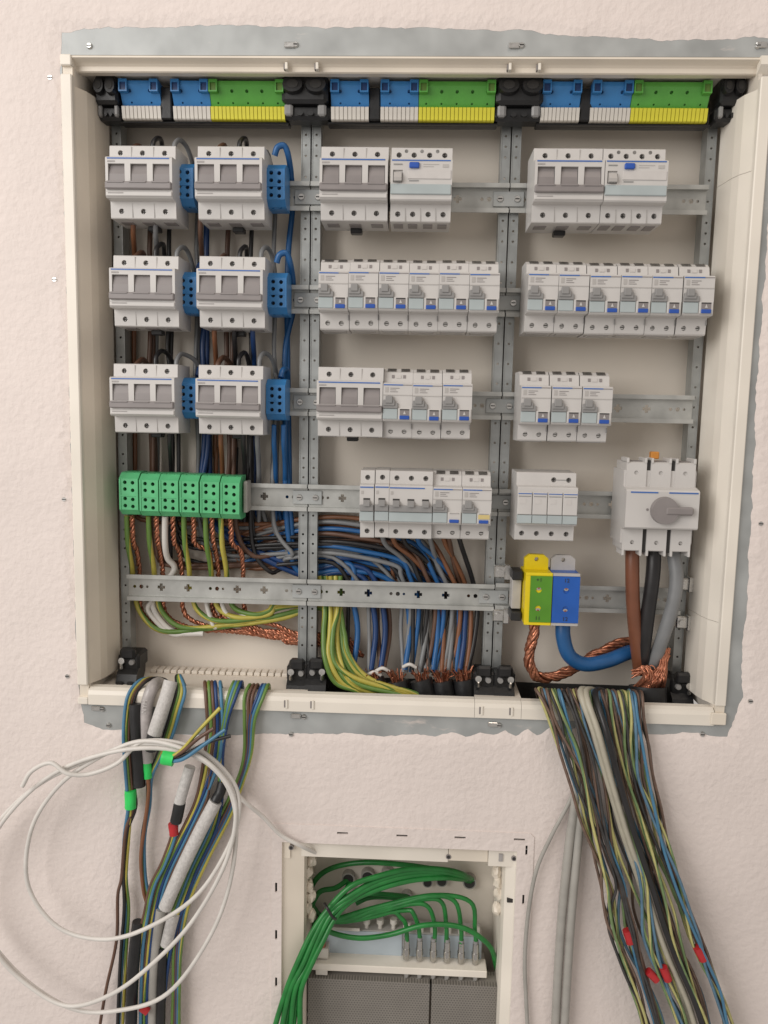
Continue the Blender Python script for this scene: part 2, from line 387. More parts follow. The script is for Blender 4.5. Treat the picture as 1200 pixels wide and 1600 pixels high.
# top and bottom beams
tb = [(-2, ZT-2), (-2, ZT-4), (7, ZT-7), (10, ZT-9), (10, ZT-14), (12, ZT-15), (26, ZT-13), (26, ZT-4), (4, ZT-2)]
cpart(MB().prof(tb, XL+13, XR-13), 'top_beam', 'cream')
bb = [(-3, ZB+1), (-3, ZB+14), (-1, ZB+19), (4, ZB+22), (12, ZB+22.5), (14, ZB+20), (14, ZB+1)]
for a, b in ((XL+13, fx(742, 1095, 0)-.4), (fx(742, 1095, 0), fx(815, 1095, 0)-.4), (fx(815, 1095, 0), XR-13)):
    cpart(MB().prof(bb, a, b), 'bottom_beam', 'cream_pale_lit')
for px in (448, 496, 797, 843):   # catches on the top beam
    x = PX(px, 100, 5); cpart(MB().box(x-1.6, x+1.6, 1.5, 9.4, ZT-14.2, ZT-6.5, .5), 'catch', 'cream_pale_lit')
    cpart(MB().box(x-3.4, x-1.9, 4, 9.6, ZT-13.5, ZT-7.5), 'catch_slot', 'lever')
for px in (448, 489, 753, 800):   # and on the bottom beam
    x = PX(px, 1093+px*.02, -3); cpart(MB().box(x-1.3, x+1.3, -4.6, -2.4, ZB+5, ZB+16, .4), 'catch', 'cream_pale_lit')
    cpart(MB().box(x-3.4, x-1.7, -3.6, -2.6, ZB+6, ZB+15), 'catch_slot', 'lever')
cpart(MB().box(PX(1122, 1115, -2)-9, PX(1122, 1115, -2)+9, -6, -2, ZB+3, ZB+18, 1), 'catch', 'cream')
# thread cast into the lip: cable ties and screws on the flange
sm = MB().cyl((0, 0, 0), (0, -1, 0), 3.6, 2.2, 10, 2.6); sm.box(-2.4, 2.4, -2.7, -2.1, -.5, .5, mi=1)
sm = sm.build('flange_screw', ['steel', 'hole'], cab)
first = True
for px, py in ((140, 72), (462, 70), (815, 71), (1184, 72), (475, 1120), (780, 1133), (1097, 1147), (455, 1147), (160, 1108), (170, 1133), (1172, 1095), (79, 122), (86, 437), (101, 780), (106, 1056), (1188, 818)):
    q = P(px, py, 1.4)
    if first: sm.location = [(q.x-OFF[0])*S, 1.4*S, (q.z-OFF[2])*S]; first = False
    else: child(sm, 'flange_screw', cab, (q.x-OFF[0], 1.4, q.z-OFF[2]))
tb_ = MB().box(-6, 6, -1.2, 1, -3, 3, .8).build('plaster_anchor', 'steel', cab); first = True
for px, py in ((452, 70), (803, 71), (1190, 70), (770, 1132), (462, 1119), (150, 1107)):
    q = P(px, py, 0)
    if first: tb_.location = [(q.x-OFF[0])*S, 0, (q.z-OFF[2])*S]; first = False
    else: child(tb_, 'plaster_anchor', cab, (q.x-OFF[0], 0, q.z-OFF[2]))

# ---------------------------------------------------------------- mounting posts (each field has its own pair)
ZP0, ZP1 = 108.0, -606.0
def post_mesh():
    h = []
    z = -8
    k = 0
    while z > (ZP1-ZP0)+8:
        h.append(shift(circ(1.5, 8), 0, z)); z -= (25, 12.5, 12.5, 25, 25)[k % 5]; k += 1
    mb = MB().plate([(-4.6, 0), (4.6, 0), (4.6, ZP1-ZP0), (-4.6, ZP1-ZP0)], h, 0, 1.4)
    mb.box(-5.7, -4.6, -.8, 20, ZP1-ZP0, 0); mb.box(4.6, 5.7, -.8, 20, ZP1-ZP0, 0)
    return mb.build('mounting_post', 'galv')
pm = post_mesh()
spots = [(-PITCHX+2, 'left edge, beside the left cream cover'), (-6.6, 'end of the first field, left of its pair'),
         (6.6, 'start of the middle field, right of its pair'), (PITCHX-6.6, 'end of the middle field, left of its pair'),
         (PITCHX+6.6, 'start of the third field, right of its pair'), (2*PITCHX-4, 'far right, beside the right cream cover')]
for i, (x, l) in enumerate(spots):
    o = pm if i == 0 else pm.copy()
    if i: col.objects.link(o)
    o.location = (x*S, (YR+9)*S, ZP0*S)
    tag(o, 'galvanised post at the '+l, 'post', 'perforated mounting posts of the cabinet')
# feet and head brackets of black plastic
def foot():
    t = thing('floor_bracket', 'x', 'bracket')
    MB().box(-15, 14, -12, 24, -6, 16, 3).box(-11, 9, -17, -6, 10, 25, 3).build('body', 'black', t)
    MB().prof([(-24, -37), (-10, -38), (14, -14), (16, -4), (8, 2), (-8, 0), (-19, -9), (-26, -24)], -14, 13).build('lower_lobe', 'black', t)
    MB().cyl((-8.5, -12, 7.5), (0, -1, .15), 4.8, 5, 12, 4.2).build('screw', 'steel', t)
    MB().box(-10.6, -6.4, -19, -15, -3.5, 5, 1.4).build('screw_tip', 'steel', t)
    MB().cyl((4.5, -12, 6), (0, -1, 0), 4.2, 4, 12, 3.4).build('boss', 'toggle', t)
    MB().box(-12, -3, -28.5, -24, -30, -16, 2).box(2, 11, -28.5, -24, -30, -16, 2).build('latch', 'black', t)
    return t
ft = foot(); used = set()
for i, (x, y, l) in enumerate([(203, 1040, 'in the left corner of the floor'), (466, 1056, 'left of the pair under the left post'), (494, 1056, 'beside the sweep of yellow-green wires'),
                               (757, 1068, 'right beside the black cable ends'), (786, 1068, 'left of the thick copper braid'), (1063, 1078, 'far right, next to the frayed copper')]):
    q = P(x, y, YR-8)
    o = place(ft, used, (q.x, YR-8+8, q.z), 'black plastic floor bracket with silver screw, '+l, 'black floor brackets of the mounting posts')
    if i in (0, 1, 3): pass
    else: o.scale = (-1, 1, 1)
def head():
    t = thing('post_head_bracket', 'x', 'bracket')
    MB().box(-22, 22, -20, 30, -14, 22, 4).box(-25, 25, -8, 20, -30, -12, 4).build('body', 'black', t)
    for sx in (-1, 1):
        c = MB().cyl((sx*11, -18, 5), (0, -1, .1), 10.5, 9, 16, 9.5).build('knob', 'black', t)
        MB().cyl((sx*11, -26.6, 5.8), (0, -1, .1), 5.5, 1.2, 12).build('knob_recess', 'hole', c)
        MB().box(sx*16-4, sx*16+4, -14, 2, -27, -13, 2).build('clip', 'toggle', t)
        MB().cyl((sx*5, -10, -24), (0, -1, 0), 3, 3, 8).build('pin', 'black', t)
    return t
hd = head(); used = set()
for px, py, l in ((170, 148, 'the top left corner'), (478, 147, 'the left gap between terminal strips'), (811, 149, 'the right gap between terminal strips'), (1140, 150, 'the top right corner')):
    q = P(px, py, YR-22)
    o = place(hd, used, (q.x, YR-16, q.z), 'black plastic post head bracket with round knobs in '+l, 'black plastic head brackets of the mounting posts')
    o.scale = (.62, .85, .95) if px in (170, 1140) else (1.25, .85, .95)

# ---------------------------------------------------------------- rails
def rail_mesh(x0, x1):
    W_ = x1-x0; h = []
    # crosses and small round holes alternate
    x = 14; k = 0
    while x < W_-12:
        if k % 3 == 0: h += [shift(circ(2.2, 8), x-6, 0), shift(circ(2.9, 8), x+3, 0), shift(circ(1.8, 8), x+11, 0)]; x += 30
        else: h.append(shift(cross(5.0, 2.0), x, 0)); x += 36
        k += 1
    h = [l for l in h if max(p[0] for p in l) < W_-4 and min(p[0] for p in l) > 4]
    mb = MB().plate([(0, -12.2), (W_, -12.2), (W_, 12.2), (0, 12.2)], h, 7.5, 8.7)
    for s in (-1, 1):
        a, b = sorted((s*12.2, s*13.6)); mb.box(0, W_, .01, 8.6, a, b)
        a, b = sorted((s*13.6, s*17.5)); mb.box(0, W_, 0, 1.2, a, b)
    return mb
FN = ['first', 'middle', 'third']; RN = ['top', 'second', 'third', 'fourth', 'bottom']
plate_me = None
pl = MB().box(-19, 19, 0, 1.6, -9, 9, .5).build('joint_plate', 'galv_flange')
pls = MB().cyl((0, 0, 0), (0, -1, 0), 4.2, 1.6, 12, 3.6).box(-2.6, 2.6, -2.1, -1.5, -.6, .6, mi=1).build('joint_screw', ['steel', 'hole'])
plm, plsm = pl.data, pls.data
bpy.data.objects.remove(pl); bpy.data.objects.remove(pls)
for f in range(3):
    for r in range(5):
        x0 = -PITCHX+f*PITCHX+.8; x1 = x0+PITCHX-1.6
        if f == 0: x0 += 6
        if f == 2: x1 -= 6
        dz = 2 if (f == 2 and r == 4) else 0
        t = thing('din_rail', f'perforated galvanised hat rail in the {RN[r]} row of the {FN[f]} field', 'rail', (x0, YR, ROWZ[r]+dz), 'galvanised mounting rails of the cabinet')
        rail_mesh(x0, x1).build('rail', 'rail_zinc', t)
        if f < 2:
            p_ = child(plm, 'joint_plate', t, (x1-x0, 5.2, 0))
            for s in (-10.5, 10.5): child(plsm, 'joint_screw', t, (x1-x0+s, 5, 0))

# ---------------------------------------------------------------- shared small meshes
def shared(mb, name, mats): o = mb.build(name, mats); me = o.data; bpy.data.objects.remove(o); return me
SCREW = shared(MB().cyl((0, 0, 0), (0, -1, 0), 2.5, 1.0, 10).box(-2.2, 2.2, -1.35, -.9, -.5, .5, mi=1).box(-.5, .5, -1.36, -.91, -2.2, 2.2, mi=1), 'terminal_screw', ['screw', 'hole'])
SCREW_L = shared(MB().cyl((0, 0, 0), (0, -1, 0), 2.5, 1.0, 10).box(-2.2, 2.2, -1.35, -.9, -.5, .5, mi=1), 'terminal_screw', ['steel', 'hole'])
BY = YR                                              # local y = Y - rail depth
def lp(Y): return Y-BY
def bpart(mb, name, m, t): return mb.build(name, m, t, off=(0, BY, 0))
NOSE = [(66, -42), (16, -41.5), (15, -40.5), (14, -22), (1.6, -21), (0, -19.5), (0, 23.5), (1.6, 25), (14, 26), (15, 40.5), (16, 41.5), (66, 42)]
# edges: 2 lower shoulder, 5 nose, 8 upper shoulder
def body(w, prof, up_x, dn_x, name_t, extra=None, rs=3.2, shade='device', zt=33, zb=-33):
    hol = {2: [(x, zb-prof[2][1], circ(rs), 5) for x in dn_x], 8: [(x, zt-prof[8][1], circ(rs), 5) for x in up_x]}
    if extra: hol[5] = extra
    o = bpart(MB().face(w-.5, prof, hol), 'body', shade, name_t)
    for x in dn_x: child(SCREW, 'terminal_screw', name_t, (x, lp(19.2), zb))
    for x in up_x: child(SCREW, 'terminal_screw', name_t, (x, lp(19.2), zt))
    return o

# --- three-pole fuse switch
def fuse_switch():
    t = thing('fuse_switch', 'x', 'fuse switch'); w = 79
    xs = (-26.3, 0, 26.3)
    body(w, NOSE, xs, xs, t, [(x, 26.5, rect(19.6, 20), 6) for x in xs])
    bpart(MB().box(-37, 36, -.5, .6, 22.2, 23.6), 'stripe', 'stripe_blue', t)
    # lever: one grey bar carrying three window tabs
    bpart(MB().box(-39, 39, -4.5, 1, -12, -3.6, 1.2), 'lever', 'lever', t)
    for x in xs: bpart(MB().prof([(5.8, -2.8), (1.0, -2.8), (1.6, 6), (4.4, 16.6), (5.8, 16.6)], x-9.2, x+9.2), 'window', 'lever', t); bpart(MB().box(x-10, x+10, -5.4, -4.2, -5.4, -3.4, .4), 'lever_rib', 'lever', t)
    bpart(MB().box(-39, 39, -1.6, 3, -19.6, -14, .8), 'nose_ledge', 'device', t)
    bpart(MB().box(-36, -18, -2, -1.5, -16.6, -15.4), 'print_line', 'print_grey', t); bpart(MB().box(-36.5, -28, -.4, .5, 18.6, 20.4), 'print_line', 'print_grey', t)
    for x in (-13.1, 13.1): bpart(MB().box(x-.35, x+.35, 14.0, 16, -40, -24), 'seam', 'device_shade', t); bpart(MB().box(x-.35, x+.35, 14.0, 16, 27, 40), 'seam', 'device_shade', t)
    bpart(MB().box(-7, 7, 50, 64, -48, -42, 1), 'rail_clip', 'black', t)
    for x in xs: bpart(MB().box(x-7, x+7, 30, 46, -42.6, -41.2), 'wire_entry', 'lever', t)
    return t
FS = fuse_switch(); ufs = set()
GF = 'three-pole fuse switches with grey levers'
for px, py, r, l in ((217, 290, 0, 'top-left fuse switch in the first field, loops of wire showing above it'), (357, 292, 0, 'fuse switch at the right of the top row in the first field'),
                     (222.5, 458, 1, 'fuse switch at the left of the second row in the first field'), (358.5, 460, 1, 'fuse switch at the right of the second row in the first field'),
                     (222.5, 622, 2, 'fuse switch at the left of the third row, above the green terminals'), (356.5, 626, 2, 'fuse switch at the right of the third row, above the rightmost green terminals'),
                     (552, 295, 0, 'fuse switch in the top row of the middle field'), (546.5, 632, 2, 'fuse switch in the third row of the middle field, left of three breakers'),
                     (889, 297, 0, 'fuse switch in the top row of the third field')):
    place(FS, ufs, (PX(px, py, 0), BY, ROWZ[r]), 'white three-pole '+l, GF)

# --- four-pole residual-current device
def rcd():
    t = thing('residual_current_device', 'x', 'breaker'); w = 71
    xs = (-26.5, -9, 9, 26.5)
    body(w, NOSE, xs, xs, t, [(-27, 25, rect(11, 14), 2.5)])
    for x in (-18, 0, 18): bpart(MB().cyl((x, 15.4, 37.3), (0, -1, 0), 2.1, .8, 10), 'small_screw', 'screw', t)
    bpart(MB().box(-34, 33, -.5, .6, 22.4, 23.7), 'stripe', 'stripe_blue', t)
    bpart(MB().box(-14, -2.5, -3.2, 1, 14.2, 20.6, 1), 'test_button', 'button_blue', t)
    bpart(MB().prof([(3, -1), (-5, -.5), (-5.5, 3.2), (-2, 9.5), (3, 11)], -31.5, -22.5), 'toggle', 'device_shade', t)
    bpart(MB().box(-32, -22, -.6, .4, 18, 19.2), 'print_line', 'toggle', t); bpart(MB().box(-14, -3, -.6, .4, .2, 1.3), 'print_line', 'toggle', t)
    bpart(MB().box(-15.5, 34, -1, .5, 2.6, 12.6, .5), 'label_field', 'label_paper', t); bpart(MB().box(2, 20, -.4, .4, 18.4, 19.2).box(2, 14, -.4, .4, 16, 16.7).box(24, 31, -.4, .4, 15.4, 19.2), 'print_line', 'device_shade', t)
    bpart(MB().box(-35, 34.6, -2.2, 1, -14.5, -3.2, .8), 'clear_cover', 'label_blue', t)
    for x in (-17.7, 0, 17.7): bpart(MB().box(x-.4, x+.4, 14.0, 17, -41, -26), 'seam', 'device_shade', t)
    for x in (-26, -9, 9, 26): bpart(MB().box(x-5.5, x+5.5, 26, 46, -42.6, -41.2), 'wire_entry', 'lever', t)
    return t
RC = rcd(); us = set()
for px, py, l in ((658, 296, 'the middle field'), (993, 298, 'the third field')):
    place(RC, us, (PX(px, py, 0), BY, 0), 'white four-pole residual current device with blue button, top row of '+l, 'four-pole residual current devices')

# --- double-width combined breaker (two variants)
NOSE2 = [(66, -42), (23, -41.5), (21.5, -40), (19, -22), (1.6, -21), (0, -19.5), (0, 22.5), (1.6, 24), (19, 25), (22, 37), (30, 41.5), (66, 42)]
def rcbo(kind):
    t = thing('combined_breaker', 'x', 'breaker'); w = 35.3
    hol = {2: [(x, 6.5, circ(3.0), 4.5) for x in (-8.2, 8.2)], 8: [(x, 7, circ(1.5, 6), 4) for x in (-6.5, 7.0)]}
    bpart(MB().face(w-.5, NOSE2, hol), 'body', 'device', t)
    for x in (-8.2, 8.2): child(SCREW_L, 'terminal_screw', t, (x, lp(25), -33))
    for x in (-6.5, 7.0): bpart(MB().prof([(22, 30), (19.8, 30.4), (20.6, 34.2), (22, 34.4)], x-1.6, x+1.6), 'release_tab', 'lever', t)
    bpart(MB().prof([(21, 30.2), (19.6, 30.4), (20.8, 34.6), (22, 34.4)], -3, 3), 'top_window', 'label_paper', t)
    for x in (-8.2, 8.2): bpart(MB().prof([(24.4, 38.2), (23.4, 38.8), (29.6, 42.3), (31, 41.8)], x-5.2, x+5.2), 'wire_entry', 'screw', t)
    bpart(MB().box(-16.8, 6, -.5, .6, 21, 22.3), 'stripe', 'stripe_blue', t); bpart(MB().box(6, 16.8, -.45, .6, 21.2, 22.1), 'stripe', 'lever', t)
    bpart(MB().box(-15, -11, -.4, .4, 13, 19), 'print_line', 'device_shade', t); bpart(MB().box(-9, 2, -.3, .4, 17.4, 18.2).box(-9, -2, -.3, .4, 15.4, 16.1).box(-9, 0, -.3, .4, 13.2, 13.9), 'print_line', 'lever', t)
    bpart(MB().box(-17, 17, -.5, .5, 9.2, 10.2), 'nose_edge', 'device_shade', t)
    # stepped grey lever
    bpart(MB().box(-14.2, -6, -5.5, 1, 0, 8.6, .6).box(-17, -3.2, -4, 1, -3, 4, .6).box(-17.3, .4, -2.6, 1, -6, .6, .5), 'lever', 'toggle', t)
    bpart(MB().box(-17.2, 0, -1.6, .6, -18.6, -6.4, .5), 'label_field', 'label_blue', t)
    bpart(MB().box(.8, 16.6, -2.0, .6, -19.2, -5.4, .6), 'button_surround', 'device', t)
    if kind == 0:
        bpart(MB().box(3, 14, -2.4, -1.8, -14.6, -6.8), 'button_window', 'lever', t)
        bpart(MB().prism_tri(8.5, -2.9, -2.2, -12.6, 3.2, 4.2), 'print_mark', 'device', t)
        bpart(MB().box(3, 14, -2.7, -1.8, -7.8, -6.6), 'window_painted_shadow', 'hole', t)  # raised dark strip, painted shadow below the window's top edge
        bpart(MB().box(2.8, 14.2, -3.6, -1.8, -18.8, -14.2, .5), 'test_button', 'button_blue', t)
    else:
        bpart(MB().box(3, 14.2, -2.5, -1.8, -7.4, -6.2), 'slot', 'print_grey', t)
        if kind == 2: bpart(MB().box(2, 15.6, -2.6, -1.8, -13, -7.8), 'label_window', 'amber', t)
        bpart(MB().box(2.8, 14.2, -3.6, -1.8, -18.2, -14.2, .5), 'test_button', 'button_blue', t)
    bpart(MB().box(16.4, 17.3, 17.8, 20, -30, -24), 'side_catch', 'toggle', t)
    bpart(MB().box(-13, 13, 30, 48, -42.7, -41.2), 'wire_entry', 'device_shade', t)
    return t
def prism_tri(s, x, y0, y1, z, w, h):
    a = [(x-w/2, z), (x+w/2, z), (x, z+h)]
    s.add([(p, y0, q) for p, q in a]+[(p, y1, q) for p, q in a], [(0, 1, 2), (3, 4, 5), (0, 1, 4, 3), (1, 2, 5, 4), (2, 0, 3, 5)]); return s
MB.prism_tri = prism_tri
RB = rcbo(0); us = set(); GB = 'double-width combined breakers with blue test buttons'
x0 = PX(497, 470, 0)
for i in range(6): place(RB, us, (x0+35.3*(i+.5), BY, -125), f'white combined breaker, {ORD[i]} of six in the middle field, second row', GB)
x0 = PX(823, 472, 0)
for i in range(6): place(RB, us, (x0+35.7*(i+.5), BY, -125), f'white combined breaker, {ORD[i]} of six in the third field, second row', GB)
x0 = PX(598, 640, 0)
for i in range(3): place(RB, us, (x0+35.2*(i+.5), BY, -253), f'white combined breaker, {ORD[i]} of three right of the fuse switch in the middle field', GB)
x0 = PX(813, 640, 0)
for i in range(3): place(RB, us, (x0+35.7*(i+.5), BY, -253), f'white combined breaker, {ORD[i]} of three in the third row of the third field', GB)
# fourth row of the middle field
x4 = PX(562, 786, 0)
def mcb(n):
    t = thing('circuit_breaker', 'x', 'breaker'); w = 17.6*n; xs = [(-w/2+17.6*(i+.5)) for i in range(n)]
    body(w, NOSE, xs, xs, t, rs=3.2)
    bpart(MB().box(-w/2+.8, w/2-.8 if n == 1 else w/2-10, -.5, .6, 21.5, 22.9), 'stripe', 'stripe_blue', t)
    for x in xs:
        bpart(MB().box(x-4, x+4, -.6, .4, 6, 9), 'toggle_slot', 'hole', t)
        bpart(MB().prof([(1, .5), (-6.5, 0), (-6.5, 3), (1, 8.2)], x-3.8, x+3.8), 'toggle', 'toggle', t)
    bpart(MB().box(-w/2+.5, w/2-.5, -3.4, .6, -6.6, 1.2, .6), 'toggle_bar', 'toggle', t)
    bpart(MB().box(-w/2+.5, w/2-.5, -2, .6, -18.4, -7.2, .5), 'label_field', 'label_blue', t)
    bpart(MB().box(-w/2+2, -w/2+5, -.4, .4, 14, 18), 'print_line', 'device_shade', t)
    return t
m1 = mcb(1); us1 = set()
place(m1, us1, (x4+8.8, BY, -376), 'white single-pole circuit breaker, leftmost device in the fourth row of the middle field', 'single-pole circuit breakers')
place(m1, us1, (x4+26.4, BY, -376), 'white single-pole circuit breaker between its twin and the three-pole breaker', 'single-pole circuit breakers')
m3 = mcb(3); m3.location = ((x4+61.6)*S, BY*S, -.376); m3['label'] = 'white three-pole circuit breaker with joined grey toggle bar in the fourth row'
ra = rcbo(1); ra.location = ((x4+105.6)*S, BY*S, -.376); ra['label'] = 'white combined breaker with dark slot above its blue button, right of the three-pole breaker'
ra = rcbo(2); ra.location = ((x4+140.9)*S, BY*S, -.376); ra['label'] = 'white combined breaker with yellowish window above its blue button, end of the fourth row'
# surge protector
def spd():
    t = thing('surge_protector', 'white four-pole surge protector with pale blue cartridge ends beside the rotary switch', 'surge protector')
    w = 72; xs = [-27, -9, 9, 27]
    body(w, NOSE, (9, 27), xs, t)
    bpart(MB().box(12, 24, 14.0, 15.5, 32.6, 33.4), 'link_mark', 'toggle', t)
    for x in xs:
        c = bpart(MB().box(x-8.6, x+8.6, -3, .6, -8, 19, .8), 'cartridge', 'device', t)
        bpart(MB().box(x-8, x+8, -3.4, -2.8, 16.8, 17.8), 'stripe', 'stripe_blue', c); bpart(MB().box(x-7.6, x+7, -3.4, -2.8, 13.6, 14.6), 'print_line', 'toggle', c)
        bpart(MB().prof([(-3.2, -18), (-2.4, -18.6), (.6, -18.6), (.6, -8.6), (-3.2, -8.6)], x-8.6, x+8.6), 'cartridge_end', 'label_blue', t)
        bpart(MB().box(x-5.5, x+1, -3.3, -2.8, 5, 11), 'label_field', 'label_paper', c)
    t.location = (PX(855, 788, 0)*S, BY*S, -.374); return t
spd()
# rotary main switch
def main_switch():
    t = thing('rotary_main_switch', 'white three-pole rotary main switch with grey knob at the right of the fourth row', 'switch')
    w = 86
    bpart(MB().prof([(66, -44), (16, -43), (16, -25), (0, -23), (-2, -21), (-2, 22), (0, 24), (14, 27), (14, 46), (66, 46)], -w/2, w/2), 'body', 'device', t)
    for i, x in enumerate((-29, 0, 29)):
        bpart(MB().face(24, [(60, 26), (12, 26.2), (12, 55), (14, 56), (60, 56)], {1: [(0, 17, circ(2.6), 5)]}), 'terminal_tower', 'device', t).location.x = x*S
        bpart(MB().face(24, [(60, -52), (14, -52), (13, -51), (13, -25), (60, -25)], {2: [(0, 9.5, circ(2.6), 5)]}), 'terminal_tower', 'device', t).location.x = x*S
        child(SCREW, 'terminal_screw', t, (x, lp(16.6), 43.2)); child(SCREW, 'terminal_screw', t, (x, lp(17.6), -41.5))
        for s in (-1, 1): bpart(MB().box(x+s*10.6-1.4, x+s*10.6+1.4, 10.5, 40, 55, 61, .5), 'tower_wing', 'device', t); bpart(MB().box(x+s*10.6-1.4, x+s*10.6+1.4, 12, 40, -58, -51, .5), 'tower_wing', 'device', t)
        bpart(MB().box(x-9, x+9, 22, 40, 55.5, 57), 'wire_entry', 'lever', t)
    for x in (-14.5, 14.5): bpart(MB().box(x-2.4, x+2.4, 14.6, 30, 27.6, 58), 'gap', 'hole', t); bpart(MB().box(x-2.4, x+2.4, 15.6, 30, -54, -25.6), 'gap', 'hole', t)
    bpart(MB().box(-38, -6, -2.6, -1.6, 20.2, 21.8), 'stripe', 'stripe_blue', t); bpart(MB().box(7, 41, -2.6, -1.6, 20.2, 21.8), 'stripe', 'stripe_blue', t)
    k = bpart(MB().cyl((2, -2, 0), (0, -1, 0), 16.5, 7, 28, 15.6), 'knob', 'lever', t)
    bpart(MB().box(2, 35, -10.5, -3.5, -5, 5, 2.2), 'knob_handle', 'lever', k)
    bpart(MB().cyl((-17.5, -1.8, .5), (0, -1, 0), 1.6, .7, 8), 'dot', 'lever', t)
    bpart(MB().box(-1, 9, 52, 62, 58, 67, 1), 'rail_release', 'orange', t)
    t.location = (PX(1034, 796, 0)*S, BY*S, -.373); return t
main_switch()

# ---------------------------------------------------------------- neutral and earth terminal blocks
def tblock(m, name, w, hgt, yf, cat):
    t = thing(name, 'x', cat); h = hgt/2
    pr = [(66, -h), (yf+14, -h), (yf+9, -h+1), (yf, -h+8), (yf, h-8), (yf+9, h-1), (yf+14, h), (66, h)]
    z = [9.5-h+8, ]
    ts = [(-w*.19, 5), (w*.2, 4), (-w*.19, 14), (w*.2, 13), (-w*.19, hgt-16-13), (w*.2, hgt-16-14.5), (-w*.19, hgt-16-4.5), (w*.2, hgt-16-5)]
    bpart(MB().face(w-.6, pr, {3: [(x, q, circ(2.5, 8), 6) for x, q in ts], 1: [(-w*.2, 2.4, circ(1.8, 6), 5), (w*.2, 2.4, circ(1.8, 6), 5)], 5: [(-w*.2, 2.4, circ(1.8, 6), 5), (w*.2, 2.4, circ(1.8, 6), 5)]}), 'body', m, t)
    for x, q in ts: bpart(MB().cyl((x, yf+5.9, -h+8+q), (0, -1, 0), 2.0, .5, 8), 'contact_hole', 'hole', t)
    for s in (-1, 1): bpart(MB().box(s*(w/2-1.6)-1, s*(w/2-1.6)+1, yf-.8, yf+1, -h+8, h-8), 'rim', m, t)
    bpart(MB().box(-w/2+1, w/2-1, yf-.7, yf+1, -.8-2, .8-2, .3), 'rib', m, t)
    return t
NB = tblock('block_blue', 'neutral_terminal', 24.5, 51, 30, 'terminal'); us = set(); GN = 'blue neutral terminal blocks'
for px, py, r, l in ((287, 300, 0, 'between the two fuse switches of the top row'), (430, 302, 0, 'at the end of the top row, wire curling above'),
                     (292, 464, 1, 'between the two fuse switches of the second row'), (433, 466, 1, 'at the end of the second row, hooked wire above'),
                     (292, 624, 2, 'between the two fuse switches of the third row'), (431, 629, 2, 'at the end of the third row, blue wires passing behind it')):
    q = P(px, py, 30); place(NB, us, (q.x, BY, ROWZ[r]+(3 if r == 0 else 2)), 'blue neutral terminal block '+l, GN)
GT = tblock('block_green', 'earth_terminal', 25, 55, 30, 'terminal'); us = set()
x0 = PX(185, 772, 30); x1 = PX(375, 776, 30); st = (x1-x0)/6
for i in range(6): place(GT, us, (x0+st*(i+.5), BY, -376+3-(.4*i)), f'green earth terminal block, {ORD[i]} of six from the left in the fourth row', 'green earth terminal blocks')
o = MB().box(-2.5, 2.5, 42, 66, -20, 20, 1).build('end_clamp', 'sheath_grey', off=(0, BY, 0)); o.location = ((x1+4)*S, BY*S, -.374); tag(o, 'grey plastic end clamp right of the green earth terminals', 'clamp')

def text_mesh(s, size, matk, parent, loc, rot=(math.pi/2, 0, 0), name='print_mark'):
    c = bpy.data.curves.new(name, 'FONT'); c.body = s; c.size = size*S; c.extrude = .00012; c.align_x = 'CENTER'; c.align_y = 'CENTER'
    to = bpy.data.objects.new(name, c); col.objects.link(to); bpy.context.view_layer.update()
    me = bpy.data.meshes.new_from_object(to); bpy.data.objects.remove(to); bpy.data.curves.remove(c)
    me.materials.clear(); me.materials.append(MATS[matk])
    o = bpy.data.objects.new(name, me); col.objects.link(o); o.parent = parent; o.location = [q*S for q in loc]; o.rotation_euler = rot; return o
def big_terminal(name, frame, face, label, loc, marks, hous, px0, px1):
    t = thing(name, label, 'terminal', loc); w = 33; h = 32
    bpart(MB().face(w, [(64, -h), (20, -h), (17, -h+2), (17, h-2), (20, h), (64, h)]), 'housing', hous, t)
    xm = (px0+px1)/2; bpart(MB().face(px1-px0, [(20, -h+3), (15.6, -h+3), (15.6, h-3), (20, h-3)], {1: [(-xm, 17.5, circ(3.6, 12), 4), (-xm, h*2-6-17.5, circ(3.6, 12), 4)]}), 'front_plate', face, t).location.x = xm*S
    for z in (-14.5, 14.5):
        bpart(MB().cyl((0, 17.2, z), (0, -1, 0), 3.3, 1.0, 12), 'terminal_screw', 'steel', t); bpart(MB().cyl((0, 16.4, z), (0, -1, 0), 1.7, .4, 6), 'hex_socket', 'copper', t)
    bpart(MB().plate([(-15, h-.5), (15, h-.5), (15, h+14), (9, h+19), (-9, h+19), (-15, h+14)], [shift(circ(2.8, 10), 0, h+13)], 44, 52), 'lug', frame, t)
    bpart(MB().box(-w/2, w/2, 16.4, 20, h-2.6, h+1, .3).box(-w/2, w/2, 16.4, 20, -h-1, -h+2.6, .3), 'edge', frame, t)
    text_mesh(marks[0], 7, 'hole', t, (0, 15.3-BY, 24.2)); text_mesh(marks[1], 7, 'hole', t, (0, 15.3-BY, -24.2))
    return t
q = P(841, 936, 17); big_terminal('earth_feed_terminal', 'pe_yellow', 'pe_green', 'large yellow and green earth terminal with copper braid below it in the bottom row', (q.x, BY, q.z), ('+1', '11'), 'pe_yellow', -10.5, 16)
q2 = P(884, 938, 17); big_terminal('neutral_feed_terminal', 'grey_plastic', 'n_blue', 'large blue neutral terminal with thick blue cable below it in the bottom row', (q.x+33.6, BY, q.z), ('12', '12'), 'n_blue', -16.3, 16.3)
t = thing('rail_end_stop', 'translucent end stop with black feet left of the yellow earth terminal', 'clamp', (q.x-24, BY, q.z))
bpart(MB().box(-6, 6, 40, 64, -19, 19, 1), 'body', 'rail_yellow', t).data.materials[0] = MATS['grey_plastic']
bpart(MB().box(-7, 6, 30, 62, 20, 31, 1), 'foot', 'black', t); bpart(MB().box(-7, 6, 30, 62, -32, -21, 1), 'foot', 'black', t)
